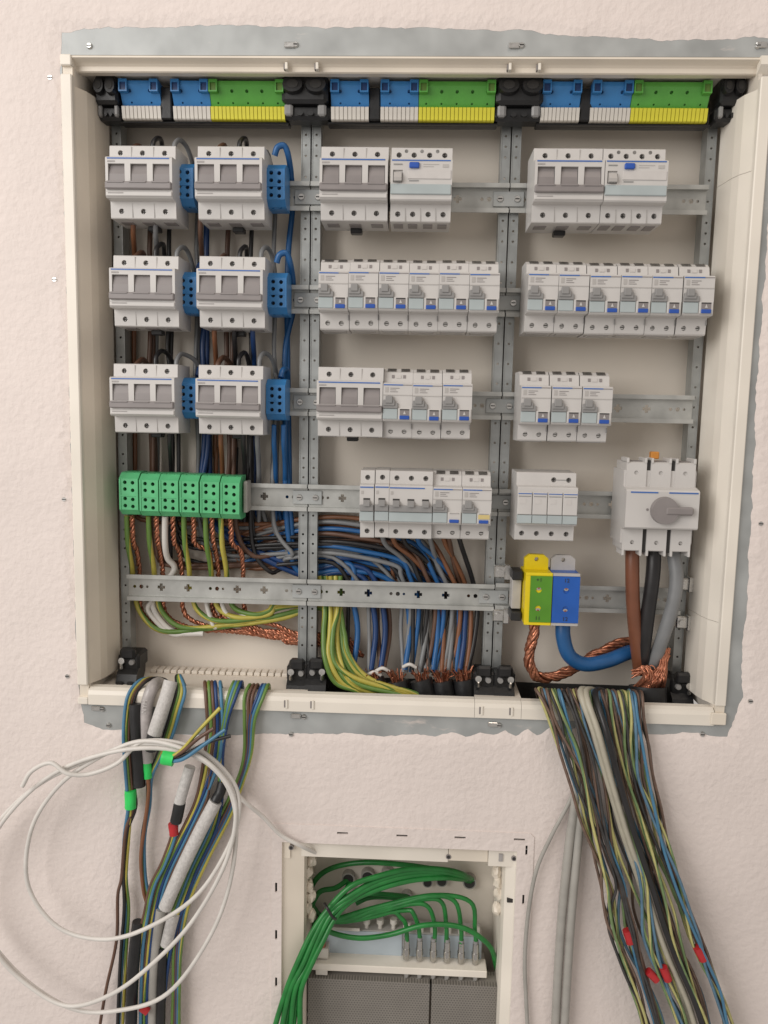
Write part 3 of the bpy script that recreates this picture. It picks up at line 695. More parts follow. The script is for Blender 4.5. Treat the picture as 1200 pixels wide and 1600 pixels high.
# post clamps of bright steel around the lower rail ends
def clamp():
    t = thing('rail_clamp', 'x', 'clamp')
    MB().box(-9, 9, -4, 10, -8, 8, 1.5).box(4, 12, -7, 2, -10, 10, 1).build('plate', 'steel', t); MB().cyl((-2, -4, 0), (0, -1, 0), 4, 3, 10).build('bolt', 'steel', t); return t
cl = clamp(); us = set()
for px, py, l in ((783, 893, 'above the bottom rail on the post left of the yellow terminal'), (781, 962, 'below the bottom rail on the post left of the yellow terminal'),
                  (1070, 913, 'on the far right post beside the grey cable, upper of two'), (1068, 973, 'on the far right post beside the grey cable, lower of two')):
    p_ = P(px, py, YR-4); place(cl, us, (p_.x, YR, p_.z), 'bright steel rail clamp '+l, 'steel rail clamps')

# ---------------------------------------------------------------- terminal carriers under the top beam
def top_block(name, upper, lower, w, holes, label, loc, group):
    t = thing(name, label, 'terminal', loc, group); yb = 46
    pr = [(30, -17), (24, -17), (22, -5), (19, -2.5), (6, 18), (6, 23), (30, 23)]
    MB().face(w-.6, pr, {3: [(-w/2+(i+.5)*w/holes, 18, circ(2.1, 8), 4) for i in range(holes)]+[(-w/2+(i+.5)*w/holes, 5, circ(1.3, 6), 3) for i in range(holes)]}).build('body', upper, t)
    for s in (-1, 1):
        x = s*(w/2-5.5)
        MB().plate([(x-5, 10), (x+5, 10), (x+5, 24), (x-5, 24)], [[(x-3.6, 11.5), (x+3.6, 11.5), (x+3.6, 20.5), (x-3.6, 20.5)]], 3.0, 12).build('end_socket', upper, t)
        MB().box(x-3.6, x+3.6, 5, 8, 11.5, 20.5).build('socket_hole', 'toggle' if False else upper, t).data.materials[0] = MATS['w_navy' if 'blue' in upper else 'w_green']
    n = max(6, int(w/4.6)); p = w/n
    rb = MB().prof([(27, -17.4), (17, -17.4), (15.6, -16.4), (13, -3.6), (14.5, -2.4), (27, -2.4)], -p*.42, p*.42).build('marker', lower, t); rb.location.x = (-w/2+p/2)*S
    for i in range(1, n): child(rb, 'marker', t, (-w/2+p*(i+.5), 0, 0))
    MB().prof([(28, -17.2), (17.6, -16.8), (14.6, -3.4), (28, -2.6)], -w/2+.4, w/2-.4).build('marker_strip', lower, t)
    return t
YT = 30
for f, (a, b, c, d, e, g) in enumerate(((180, 243, 262, 322, 322, 441), (514, 575, 593, 654, 654, 776), (849, 912, 928, 993, 993, 1117))):
    zc = PZ((a+g)/2, 155+f*1.2, YT)
    xa, xg = PX(a, 155, YT), PX(g, 155, YT)
    o = MB().box(-(xg-xa)/2-4, (xg-xa)/2+4, 22, 30, -19.5, -17.4, .8).box(-(xg-xa)/2-4, (xg-xa)/2+4, 31, 42, -19, 20, 1).build('terminal_carrier', 'black')
    o.location = ((xa+xg)/2*S, YT*S, zc*S); tag(o, f'black carrier bar behind the coloured terminals above the {FN[f]} field', 'carrier', 'black terminal carrier bars')
    for k, (p0, p1, nm, u_, l_, hh, l) in enumerate(((a, b, 'neutral_strip', 'block_blue', 'rail_white', 2, 'separate left blue neutral strip with white markers'), (c, d, 'neutral_strip', 'block_blue', 'rail_white', 2, 'blue strip with white markers touching the green one'), (e, g, 'earth_strip', 'rail_green', 'rail_yellow', 5, 'wide green earth strip with yellow markers'))):
        X0, X1 = PX(p0, 155, YT-6), PX(p1, 155, YT-6)
        top_block(nm, u_, l_, X1-X0, hh, f'{l} at the top of the {FN[f]} field', ((X0+X1)/2, YT, zc), 'terminal strips along the top beam')
    o = MB().box(-7, 7, 16, 30, -17, 20, 1.5).build('spacer', 'black'); o.location = ((PX(b, 155, YT)+PX(c, 155, YT))/2*S, YT*S, zc*S); tag(o, f'black spacer between the two blue strips above the {FN[f]} field', 'spacer', 'black spacers between the blue strips')

# ---------------------------------------------------------------- wiring inside the first field
rnd = random.Random(3)
GI = 'wires of the first field'
cols = ['w_brown', 'w_black', 'w_grey']; cname = {'w_tan': 'brown', 'w_black': 'black', 'w_grey': 'grey', 'w_blue': 'blue', 'w_brown': 'brown', 'w_navy': 'dark blue', 'w_lightblue': 'light blue', 'yg': 'yellow-green', 'w_white': 'white', 'd_brown': 'brown', 'd_blue': 'dull blue', 'd_black': 'black', 'dyg': 'yellow-green'}
SIDE = ['left', 'right']
ends = [548, 560, 575, 588, 598, 612, 622, 636, 645, 660, 668, 680, 692, 700, 712, 722, 732, 555, 583, 606, 630, 652, 675, 705]
rnd.shuffle(ends); ei = 0
for r in range(3):
    for s, (pxc, py) in enumerate(((217, 290), (357, 292)) if r == 0 else ((222, 460), (358, 462)) if r == 1 else ((222, 624), (356, 628))):
        X = PX(pxc, py, 0); Z = ROWZ[r]
        for k, cc in enumerate(cols):
            x = X+(-26, 0, 26)[k]+4; xb = x+rnd.uniform(3, 10)-(2-r)*4+(8 if k == 2 else 0); yb = 88+rnd.uniform(0, 20)-r*2
            hgt = (52, 60, 58)[k]+rnd.uniform(-3, 3)
            if s == 1 and k == 2 and r == 0: hgt = 48
            pts = [(x, 40, Z+38), (x+.5, 42, Z+hgt-8), (x+4, 58, Z+hgt), (xb, 78, Z+hgt-12), (xb+2, yb, Z+10), (xb, yb, Z-60)]
            z = Z-120
            while z > -370: pts.append((xb+rnd.uniform(-4, 4), yb+rnd.uniform(-3, 3), z)); z -= 65
            # turn to the right behind the post and drop to the cable ends
            xe = ends[ei]; ei += 1; lev = 895-(xe-545)*.30+rnd.uniform(-14, 14)
            a = P(pxc+30, lev-22, yb); pts.append((xb+rnd.uniform(0, 4), yb, a.z+20)); pts.append((xb+26, yb, P(pxc+20, lev, yb).z))
            yq = 84+rnd.uniform(0, 22)
            xs_ = max(pxc+90, 440); pts += [P(xs_, lev+rnd.uniform(-4, 4), yq), P(520, lev-2+rnd.uniform(-5, 5), yq)]
            if xe > 590: pts.append(P((520+xe)/2+6, lev+12, yq))
            pts += [P(xe-6, 925, yq-4)]
            if r: pts += [P(xe+rnd.uniform(-6, 6), 985, yq-8), P(xe+rnd.uniform(-8, 8), 1050, 72)]
            wire('connection_wire', cc, 3.4 if k == 0 else 2.9, pts, f'{cname[cc]} wire from the top of the {SIDE[s]} fuse switch in the {RN[r]} row, first field', group=GI, px=False, n=7, seg=5)
# blue wires of the neutral blocks
for r, s, px, hook in ((0, 0, 297, 0), (0, 1, 437, 1), (1, 0, 300, 0), (1, 1, 440, 1), (2, 0, 300, 0), (2, 1, 433, 0)):
    X = PX(px, (298, 462, 625)[r], 34); Z = ROWZ[r]+4; yb = 96-3*r
    if hook: pts = [(X-8, 44, Z+36), (X-4, 42, Z+45), (X+4, 44, Z+47), (X+8, 50, Z+36), (X+8, 70, Z+20), (X+6, yb, Z-10)]
    else: pts = [(X, 60, Z+26), (X+2, 66, Z+36), (X+5, 80, Z+34), (X+4, yb, Z+10)]
    z = Z-60
    while z > -360: pts.append((X+(2 if s else 4)+rnd.uniform(-3, 3)-(6 if r == 1 else 0), yb, z)); z -= 60
    pts.append((X+4, yb, -410))
    xe = ends[ei]; ei += 1; lev = 896-(2-r)*11-s*3
    pts += [P(462+s*4, lev, yb+6), P(530, lev-2, 95), P((530+xe)/2+10, lev+6, 92), P(xe-4, 930, 88), P(xe+4, 985, 82), P(xe-3, 1046, 72)]
    wire('neutral_wire', 'w_blue' if s else 'w_navy', 3.8, pts, f'blue wire of the {"outer" if s else "inner"} neutral block in the {RN[r]} row, first field', group='blue neutral wires of the first field', px=False, seg=5)
for i, (px, r, cc) in enumerate(((208, 0, 'w_tan'), (243, 0, 'w_grey'), (313, 0, 'w_brown'), (335, 1, 'w_tan'), (366, 1, 'w_black'), (395, 1, 'w_navy'), (402, 2, 'w_grey'), (443, 2, 'w_blue'), (428, 2, 'w_blue'), (380, 2, 'w_black'), (265, 2, 'w_black'), (345, 2, 'w_tan'))):
    # lower outgoing wires from the undersides
    y0 = (350, 512, 678)[r]
    pts = [P(px, y0-14, 42), P(px, y0+14, 48), P(px+2, y0+45, 74), P(px+3, y0+100, 98), P(px+1, y0+200, 104)]
    if r < 2: pts.append(P(px+3, 700, 104))
    lev = 815+i*6
    pts += [P(px+4, min(lev-30, 790), 104), P(px+30, lev, 102), P(max(px+90, 450), lev+4, 100), P(540, lev+8, 100), P(600+i*7, lev+40, 98), P(620+i*9, 926, 98)]
    wire('outgoing_wire', cc, 3.2, pts, f'{cname[cc]} wire leaving the underside of the {RN[r]} row, {(ORD+["ninth", "tenth", "eleventh", "twelfth"])[i]} of the loose ones', group='loose wires behind the first field', seg=5, n=7, px=False)

# ---------------------------------------------------------------- earth wires and bare copper below the green terminals
GE = 'yellow-green earth wires'
for i, (px, cc, l) in enumerate(((198, 'yg', 'far left'), (232, 'yg', 'second'), (258, 'w_white', 'white'), (287, 'yg', 'third'), (321, 'yg', 'fourth'), (345, 'yg', 'fifth'))):
    d = i*5
    if cc == 'w_white':
        wire('sleeved_wire', cc, 4.2, [(px, 806, 52), (px, 850, 62), (px+4, 872, 74), (px+14, 892, 84), (px-20, 940, 88), (px+10, 985, 86), (px+60, 990, 84)], 'thick white sleeved wire below the third green terminal', seg=7)
        continue
    pts = [(px, 806, 52), (px+2, 850, 60), (px+8, 885, 78), (px+12, 925, 88), (px+22, 958-d*.3, 86), (px+52, 985-d, 82), (min(px+110, 420), 984-d*1.2, 84), (432, 968-d*1.1, 88), (474, 955-d*.7, 92), (505+i*4, 952-d*.4, 88), (512+i*5, 985, 78), (516+i*6, 1025, 66), (535+i*9, 1062, 56), (590+i*12, 1084, 52), (640+i*8, 1100, 60)]
    wire('earth_wire', 'yg', 3.5, pts, f'yellow-green earth wire from the {l} green terminal, curving under the bottom rail', group=GE, seg=6, twist=.03)
for i in range(5):
    j_ = [rnd.uniform(-4, 4) for _ in range(8)]; pts = [(500+i*8, 900, 92), (506+i*7+j_[0], 950, 84+j_[5]), (506+i*6+j_[1], 990, 70+j_[6]), (510+i*5+j_[2], 1030+j_[7], 58+j_[5]), (524+i*9+j_[3], 1064+j_[4]*1.5, 50-i), (560+i*18, 1084+j_[2]*1.4, 48+j_[3]), (590+i*18, 1106, 62)]
    wire('earth_wire', 'yg', 3.6, pts, f'yellow-green earth wire sweeping past the post foot, {ORD[i]} from the left', group=GE, seg=6, twist=.03)
for i, px in enumerate((208, 246, 272, 304, 333, 362)):
    dx = (6, 4, 8, 22, 4, 14)[i]
    pts = [(px-2, 806, 50), (px-1, 830, 56), (px+1, 850, 64), (px+dx, 862, 74), (px+dx+4, 895, 88), (px+dx+4, 935, 92), (px+dx+14, 965, 92), (px+dx+60, 984-i, 92), (max(px+110, 400), 985+i*3, 94), (445, 988+i*3, 94), (490, 992+i*3, 94), (520, 990+i*4, 94), (548+i*4, 1000+i*5, 95)]
    braid('copper_strand', pts, 3.3, f'bare twisted copper strand from the {ORD[i]} green terminal', strands=3, pitch=16, group='bare copper strands of the earth terminals')
for i, (x, y, x2, y2, x3, y3) in enumerate(((238, 935, 232, 955, 300, 988), (345, 935, 355, 960, 385, 962), (322, 940, 330, 968, 340, 978))):
    wire('sleeved_wire', 'w_white', 3.2, [(x, y-30, 90), (x, y, 86), (x2, y2, 84), ((x2+x3)/2, y3+2, 84), (x3, y3, 84)], f'short white sleeved wire end below the bottom rail, {ORD[i]} from the left' if i != 1 else 'short white sleeved wire end curling right below the bottom rail', group='white sleeved wire ends')

# wires dropping from the fourth row devices of the middle field
for i, (px, cc, x1, x2, x3) in enumerate(((596, 'w_grey', 655, 668, 655), (612, 'w_tan', 672, 690, 690), (628, 'w_black', 690, 699, 672), (650, 'w_blue', 706, 716, 712), (668, 'w_grey', 690, 705, 700), (690, 'w_tan', 724, 735, 728), (697, 'w_brown', 716, 727, 716), (714, 'w_black', 738, 746, 730))):
    wire('outgoing_wire', cc, 3.2, [(px, 826, 52), (px+6, 850, 64), (px+(x1-px)*.55, 872, 80), (x1, 905, 92), (x2, 945, 88), ((x2+x3)/2+3, 1000, 80), (x3, 1050, 72)], f'{cname[cc]} wire dropping from the breakers of the fourth row, {ORD[i]} from the left', group='wires below the fourth row breakers')
for i in range(7):   # upper strands that sweep in from the first field
    cc = ('w_tan', 'w_grey', 'w_blue', 'w_brown', 'w_black', 'w_blue', 'w_grey', 'w_blue', 'w_black', 'w_navy')[i]
    y = 808+i*9; xe = 715-i*13
    wire('sweeping_wire', cc, 3.1, [(380, y+26, 100), (440, y+8, 98), (500, y+rnd.uniform(-2, 2), 90), (560, y+2+i, 84), ((560+xe)/2+20, y+22, 82), (xe-10, 900, 84), (xe+4, 945, 84), (xe, 1000, 80), (xe-rnd.uniform(0, 14), 1050, 74)], f'{cname[cc]} wire sweeping from behind the left post into the middle field, {ORD[i % 8]} {"lower" if i > 7 else "from the top"}', group='wires sweeping into the middle field', n=8)
# black cable jackets with frayed ends in the floor opening
def cable_end(px0, py0, px1, py1, r, label, fr, mats=('black', 'copper', 'copper_light'), Y=66):
    a, b = P(px0, py0, Y), P(px1, py1, Y-6); t = thing('cable_end', label, 'cable', b, 'black sheathed cable ends in the floor opening')
    a_, b_ = a-b, Vector((0, 0, 0)); ax = (a_-b_).normalized()
    MB().tube(spline([b_-ax*40, b_, b_.lerp(a_, .5), a_], 4), r, 14).build('jacket', 'black', t)
    mb = MB(); rn = random.Random(px0)
    for i in range(fr):
        th = rn.uniform(0, 6.28); k = rn.uniform(.2, .95)*r; u_ = ax.orthogonal().normalized(); v_ = ax.cross(u_)
        s0 = a_+(u_*math.cos(th)+v_*math.sin(th))*k*.7-ax*2; d = (u_*math.cos(th)+v_*math.sin(th))
        mb.tube(spline([s0, s0+ax*rn.uniform(5, 9)+d*rn.uniform(0, 3), s0+ax*rn.uniform(8, 19)+d*rn.uniform(2, 9)+Vector((rn.uniform(-3, 3), 0, 0))], 3), rn.uniform(.7, 1.2), 5, mi=rn.choice((0, 0, 1)))
    mb.build('copper_fray', ['copper', 'copper_light'], t); return t
cable_end(584, 1062, 600, 1100, 14, 'black sheathed cable end with pale frayed wires, leftmost beside the earth wires', 26)
cable_end(622, 1064, 630, 1102, 14, 'black sheathed cable end, second from the left in the middle floor opening', 24)
cable_end(658, 1062, 668, 1102, 15, 'black sheathed cable end, third from the left in the middle floor opening', 26)
cable_end(691, 1064, 698, 1102, 14, 'black sheathed cable end with bright copper fray, second from the right in the middle opening', 44)
cable_end(724, 1062, 730, 1102, 14, 'black sheathed cable end, rightmost in the middle floor opening', 40)
for i, (x, y) in enumerate(((598, 1046), (640, 1040), (585, 1052))):
    wire('tape_scrap', 'w_white', 2.4, [(x-10, y+2, 66), (x, y-2, 62), (x+10, y+3, 64)], f'small pale strip of tape on the frayed cable ends, {ORD[i]} of three', 'tape', 'pale tape scraps')

# ---------------------------------------------------------------- feeder cables on the right
wire('feeder_cable', 'w_feeder', 8.6, [(988, 850, 40), (988, 890, 36), (989, 940, 38), (993, 990, 44), (1000, 1050, 56)], 'thick brown feeder cable below the rotary main switch', 'cable', 'thick feeder cables', n=14)
wire('feeder_cable', 'w_black', 9.0, [(1022, 856, 40), (1020, 900, 36), (1012, 960, 38), (1006, 1010, 46), (1002, 1050, 58)], 'thick black feeder cable below the rotary main switch', 'cable', 'thick feeder cables', n=14)
wire('feeder_cable', 'w_grey', 8.6, [(1052, 862, 40), (1057, 905, 34), (1050, 950, 34), (1034, 1000, 40), (1018, 1045, 54)], 'thick grey feeder cable below the rotary main switch', 'cable', 'thick feeder cables', n=14)
wire('feeder_cable', 'w_blue', 9.4, [(880, 965, 44), (880, 995, 40), (890, 1025, 42), (915, 1038, 48), (950, 1032, 58), (990, 1018, 74), (1010, 1030, 80)], 'thick blue cable curving from the large blue terminal', 'cable', 'thick feeder cables', n=14)
braid('copper_braid', [(833, 960, 44), (835, 985, 42), (829, 1010, 44), (827, 1035, 46), (838, 1056, 48), (862, 1058, 52), (890, 1048, 58), (930, 1024, 72), (980, 1002, 84), (1010, 1010, 86)], 7.2, 'thick twisted bare copper braid below the yellow earth terminal', strands=9, pitch=66, cat='copper braid')
t = cable_end(1012, 1072, 1012, 1106, 24, 'thick black sheathed main cable with frayed copper screen at the right of the floor', 0, Y=52)
t['group'] = 'black sheathed cable ends in the floor opening'
mb = MB(); rn = random.Random(9); b0 = P(1012, 1106, 46)
for i in range(110):
    u_ = rn.uniform(-1, 1); a = P(1012+u_*26, 1076+rn.uniform(-3, 3), 34+abs(u_)*14); bx_ = 1012+u_*14+rn.uniform(6, 16)
    e_ = P(1040+rn.uniform(-7, 7), 1018+rn.uniform(-6, 8), 48) if u_ > -.2 else P(1000+rn.uniform(-14, 24), 1052+rn.uniform(-6, 8), 40)
    mb.tube(spline([a-b0, P(bx_, 1060+rn.uniform(-7, 4), 30+rn.uniform(0, 8))-b0, P((bx_+1042)/2 if u_ > -.2 else bx_-6, 1045+rn.uniform(-6, 6), 34+rn.uniform(0, 8))-b0, e_-b0], 4), rn.uniform(.8, 1.5), 5, mi=rn.choice((0, 0, 0, 1)))
o = mb.build('copper_screen', ['copper', 'copper_light'], t)

# ---------------------------------------------------------------- bundle hanging on the right
LE = [(838, 1078), (862, 1130), (886, 1195), (905, 1262), (925, 1330), (943, 1385), (948, 1420), (958, 1465), (980, 1520), (1000, 1570), (1018, 1640)]
RE = [(1002, 1084), (1006, 1140), (1016, 1210), (1036, 1290), (1062, 1375), (1088, 1455), (1108, 1510), (1132, 1570), (1152, 1640)]
def along(pl, t):
    x = t*(len(pl)-1); i = min(int(x), len(pl)-2); f = x-i; return (pl[i][0]+(pl[i+1][0]-pl[i][0])*f, pl[i][1]+(pl[i+1][1]-pl[i][1])*f)
rn = random.Random(21); GR = 'wires of the hanging right-hand bundle'
base = ['d_brown', 'dyg', 'd_blue', 'd_brown', 'd_black', 'dyg', 'd_blue', 'd_brown', 'd_black', 'dyg', 'd_brown', 'w_lightblue', 'dyg']
seq = [base[(i*5+(i//13)*3) % 13] for i in range(46)]
cl_c = [.0, .17, .43, .72, .98]
cnt = {}; STR = ['leftmost', 'second', 'middle', 'fourth', 'rightmost']
for i, cc in enumerate(seq):
    s0 = i/(len(seq)-1); c = cl_c[min(4, int(s0*5))]
    pts = []
    xs = 842+s0*150+rn.uniform(-6, 6)
    ylay = rn.uniform(0, 1)
    pts.append((xs+4, 1112, 66)); pts.append((xs+2, 1088+rn.uniform(-7, 3), 44+rn.uniform(-8, 8)))
    ph = rn.uniform(0, 6.28); fr_ = rn.uniform(1.2, 2.2); am = rn.uniform(.03, .14)
    for k in range(13):
        t = k/12
        s = s0+rn.uniform(-.012, .012)+(c-s0)*max(0, min(1, (t-.2)*1.7))*.97+am*math.sin(ph+t*6.28*fr_)*min(1, t*4)*(1-.45*t)
        s = max(-.03, min(1.03, s))
        l, r_ = along(LE, t), along(RE, t); y = l[1]+(r_[1]-l[1])*s
        Y = -8-3.5*ylay*3-16*min(1, t*2)*(.6+ylay) if k else -2-4*ylay
        pts.append((l[0]+(r_[0]-l[0])*s, y, Y))
    cnt[cc] = cnt.get(cc, 0)+1
    wire('hanging_wire', cc, 1.85, pts, f'thin {cname[cc]} wire in the {STR[min(4, int(s0*5))]} strand of the right-hand hanging bundle', group=GR+', '+cname[cc]+', '+STR[min(4, int(s0*5))], seg=5, n=8, twist=.035)
for i, (s, cc, r) in enumerate(((.42, 'sheath_pale', 4.0), (.47, 'sheath_pale', 3.8), (.56, 'w_black', 3.6))):
    pts = [(930+i*12, 1112, 60), (928+i*12, 1086, 40)]
    for k in range(9):
        t = k/8; l, r_ = along(LE, t), along(RE, t); q_ = s+.12*t; pts.append((l[0]+(r_[0]-l[0])*q_, l[1]+(r_[1]-l[1])*q_, -30-6*i if k else -8))
    wire('sheathed_cable', cc, r, pts, ('pale grey sheathed cable down the middle of the right-hand bundle, left of two', 'pale grey sheathed cable down the middle of the right-hand bundle, right of two', 'black sheathed cable in the middle of the right-hand bundle')[i], 'cable', 'sheathed cables of the right-hand bundle', seg=5, n=12)
def tape(px, py, dx, dy, r, m, label, Y=-40, grp='red tape marks'):
    a, b = P(px-dx, py-dy, Y), P(px+dx, py+dy, Y); mid = (a+b)/2
    o = MB().tube([a-mid, (a-mid)*.5, (b-mid)*.5, b-mid], [r, r*1.04, r*.97, r], 12).build('tape_mark', m); o.location = mid*S
    return tag(o, label, 'tape', grp)
tape(982, 1463, 3, 10, 5.2, 'tape_red', 'red tape mark highest on the left side of the right-hand bundle')
tape(1019, 1524, 7, 7, 5.0, 'tape_red', 'red tape mark lowest in the right-hand bundle')
tape(1040, 1521, 4, 10, 5.2, 'tape_red', 'red tape mark just right of the lowest one in the right-hand bundle')
tape(1094, 1489, 5, 10, 5.6, 'tape_red', 'red tape mark on the right edge of the right-hand bundle')
wire('sheathed_cable', 'sheath_grey', 5.6, [(905, 1190, -4), (900, 1245, -10), (888, 1330, -14), (878, 1430, -14), (872, 1520, -12), (866, 1640, -12)], 'grey sheathed cable hanging left of the bundle, left of two', 'cable', 'grey cables beside the right-hand bundle', n=12)
wire('sheathed_cable', 'sheath_grey', 5.2, [(915, 1190, -4), (910, 1250, -12), (902, 1330, -16), (893, 1430, -18), (887, 1520, -16), (880, 1640, -16)], 'grey sheathed cable hanging left of the bundle, right of two', 'cable', 'grey cables beside the right-hand bundle', n=12)
wire('sheathed_cable', 'sheath_grey', 2.6, [(905, 1195, -3), (893, 1245, -8), (862, 1305, -10), (838, 1360, -10), (825, 1430, -8), (820, 1500, -7), (822, 1560, -7), (826, 1640, -7)], 'thin grey cable bowing out beside the small cabinet', 'cable', 'grey cables beside the right-hand bundle')

# ---------------------------------------------------------------- bundle hanging on the left
GL = 'wires of the hanging left-hand bundle'
def L(cc, pts, label, r=2.2, name='hanging_wire', cat='wire', n=8, group=None): return wire(name, cc, r, pts, label, cat, group or GL, seg=6, n=n, twist=.02)
A = [(262, 1082, 60), (250, 1062, 40), (225, 1062, 12), (206, 1082, -4), (199, 1112, -10), (197, 1160, -16), (202, 1230, -18), (204, 1262, -18)]
def offs(pts, dx, dy=0, dY=0): return [(x+dx, y+dy, Y+dY) for x, y, Y in pts]
for i, (cc, dx, dl) in enumerate((('w_lightblue', -4, [(194, 1310, -16), (193, 1380, -14), (197, 1430, -14), (191, 1500, -14), (184, 1640, -14)]), ('yg', 0, [(201, 1310, -16), (197, 1370, -16), (201, 1420, -14), (197, 1490, -14), (190, 1640, -14)]), ('w_brown', 4, [(196, 1300, -20), (190, 1370, -20), (184, 1400, -16), (182, 1470, -14), (165, 1550, -14), (150, 1640, -14)]), ('w_black', 8, [(199, 1300, -18), (193, 1360, -18), (194, 1420, -18), (188, 1500, -18), (182, 1640, -18)]))):
    L(cc, offs(A, dx, 0, i*2-3)+dl, f'{cname[cc]} wire of the leftmost strand, held by the green tape')
tape(204, 1248, 0, 14, 7.2, 'tape_green', 'bright green tape around the leftmost wires', -18, 'green tape marks')
L('black', [(211, 1100, -12), (213, 1140, -16), (216, 1185, -18), (218, 1228, -18)], 'black rubber sleeve hanging at the upper left of the left-hand bundle', 7.6, 'cable_sleeve', 'sleeve', 14, 'cable sleeves of the left-hand bundle')
o = L('tube_dull', [(256, 1090, 50), (250, 1068, 24), (238, 1075, -4), (229, 1105, -10), (228, 1150, -14), (230, 1190, -14)], 'dull translucent cable with printed letters beside the black sleeve', 7.6, 'printed_cable', 'cable', 14, 'cable sleeves of the left-hand bundle')
q_ = P(226, 1104, -19)
text_mesh('NYM', 8.5, 'label_paper', o, tuple(q_-Vector(o.location)/S), (math.pi/2, math.radians(-84), 0))
L('tube_white', [(267, 1064, -8), (259, 1092, -16), (249, 1122, -22), (241, 1147, -24)], 'short white corrugated sleeve with black end, upper of the white sleeves', 8.6, 'cable_sleeve', 'sleeve', 16, 'cable sleeves of the left-hand bundle')
L('black', [(242, 1146, -24), (238, 1158, -24), (236, 1170, -22)], 'black cable end under the upper white sleeve', 8.0, 'cable_stub', 'cable', 14, 'cable sleeves of the left-hand bundle')
for i, (cc, dx) in enumerate((('w_black', 0), ('yg', 8), ('w_lightblue', 13), ('w_green', 4))):
    L(cc, [(292+dx*.3, 1090, 60), (286, 1064, 40), (276+dx*.4, 1056, 10), (276+dx, 1080, -8), (268+dx, 1110, -12), (256+dx, 1150, -12), (244+dx*.5, 1185, -12), (232+dx*.4, 1215, -14), (230+dx*.3, 1260, -14), (222+dx*.3, 1310, -14), (222+dx*.4, 1370, -14), (232+dx*.3, 1420, -14), (226+dx*.6, 1480, -14), (222+dx*.6, 1560, -14), (220+dx*.8, 1640, -14)], f'{"green" if cc == "w_green" else cname[cc]} wire running along the upper white sleeve', 2.2)
tape(230, 1203, 1, 12, 5.6, 'tape_green', 'green tape half hidden behind the white cable coil', -16, 'green tape marks')
L('w_tan', [(231, 1215, -18), (232, 1240, -18), (226, 1290, -18), (220, 1340, -18), (224, 1390, -16), (230, 1420, -16), (218, 1450, -16), (212, 1500, -16), (206, 1640, -16)], 'tan wire below the half hidden green tape', 2.4)
for i, (cc, x, mid) in enumerate((('w_brown', 322, 0), ('yg', 328, 4), ('w_navy', 338, 8), ('w_lightblue', 346, 13), ('w_brown', 333, 17))):
    L(cc, [(x+4, 1092, 60), (x, 1074, 40), (x-2, 1066, 10), (x, 1095, -6), (x+2, 1140, -10), (x-4, 1190, -14), (306+mid, 1250, -18), (278+mid, 1310, -20), (250+mid, 1370, -20), (236+mid, 1420, -20), (228+mid*.8, 1490, -20), (222+mid, 1560, -20), (220+mid*1.3, 1640, -20)], f'{cname[cc]} wire from the middle entry of the left-hand bundle, {ORD[i]} from the left')
for i, (cc, x, mid) in enumerate((('w_lightblue', 372, 0), ('yg', 376, 5), ('w_navy', 380, 10), ('w_green', 368, -4))):
    L(cc, [(x, 1092, 60), (x-1, 1072, 40), (x-3, 1066, 10), (x-12, 1090, -6), (352+mid*.4, 1125, -10), (343+mid*.5, 1180, -12), (344+mid*.4, 1235, -14), (328+mid, 1295, -16), (298+mid, 1360, -18), (276+mid, 1420, -18), (258+mid, 1480, -18), (248+mid, 1550, -18), (242+mid, 1640, -18)], f'{"green" if cc == "w_green" else cname[cc]} wire from the fourth entry of the left-hand bundle')
for i, (cc, x, mid) in enumerate((('w_green', 392, -6), ('w_brown', 398, 0), ('w_brown', 404, 4), ('w_lightblue', 416, 6), ('yg', 421, 10), ('w_navy', 412, 2))):
    L(cc, [(x, 1096, 60), (x, 1078, 40), (x-2, 1070, 10), (x-10, 1090, -6), (388+mid, 1125, -10), (386+mid*.7, 1175, -12), (376+mid*.6, 1215, -12), (350+mid, 1275, -14), (314+mid, 1345, -16), (286+mid, 1410, -16), (276+mid*.7, 1480, -16), (274+mid*.6, 1560, -16), (272+mid*.8, 1640, -16)], f'{"green" if cc == "w_green" else cname[cc]} wire from the rightmost entry of the left-hand bundle, {ORD[i]} of six')
L('tube_white', [(337, 1252, -24), (312, 1300, -28), (284, 1358, -28), (258, 1418, -26)], 'long white corrugated sleeve slanting down in the left-hand bundle', 8.4, 'cable_sleeve', 'sleeve', 16, 'cable sleeves of the left-hand bundle')
L('black', [(334, 1258, -24), (338, 1248, -22), (344, 1238, -18), (348, 1222, -14)], 'dark cable entering the top of the long white sleeve', 6.5, 'cable_stub', 'cable', 12, 'cable sleeves of the left-hand bundle')
L('tube_white', [(297, 1198, -22), (288, 1228, -24), (280, 1256, -24)], 'middle white sleeve half hidden behind the cable coil, black end below', 7.0, 'cable_sleeve', 'sleeve', 16, 'cable sleeves of the left-hand bundle')
L('black', [(281, 1254, -24), (278, 1270, -24), (275, 1283, -22)], 'black cable end under the middle white sleeve', 7.4, 'cable_stub', 'cable', 14, 'cable sleeves of the left-hand bundle')
tape(271, 1295, 1, 9, 5.8, 'tape_red', 'red tape mark under the middle white sleeve of the left-hand bundle', -24)
for i, (cc, dx) in enumerate((('w_brown', -3), ('w_lightblue', 3), ('yg', 0))): L(cc, [(274+dx, 1285, -22), (270+dx, 1310, -22), (255+dx, 1350, -24), (238+dx, 1385, -24), (228+dx, 1430, -24), (216+dx*2, 1500, -22), (210+dx*3, 1640, -22)], f'{cname[cc]} wire below the red tape of the left-hand bundle', 2.2)
L('tube_white', [(272, 1428, -20), (266, 1450, -22), (260, 1476, -22)], 'lowest short white sleeve of the left-hand bundle', 7.6, 'cable_sleeve', 'sleeve', 16, 'cable sleeves of the left-hand bundle')
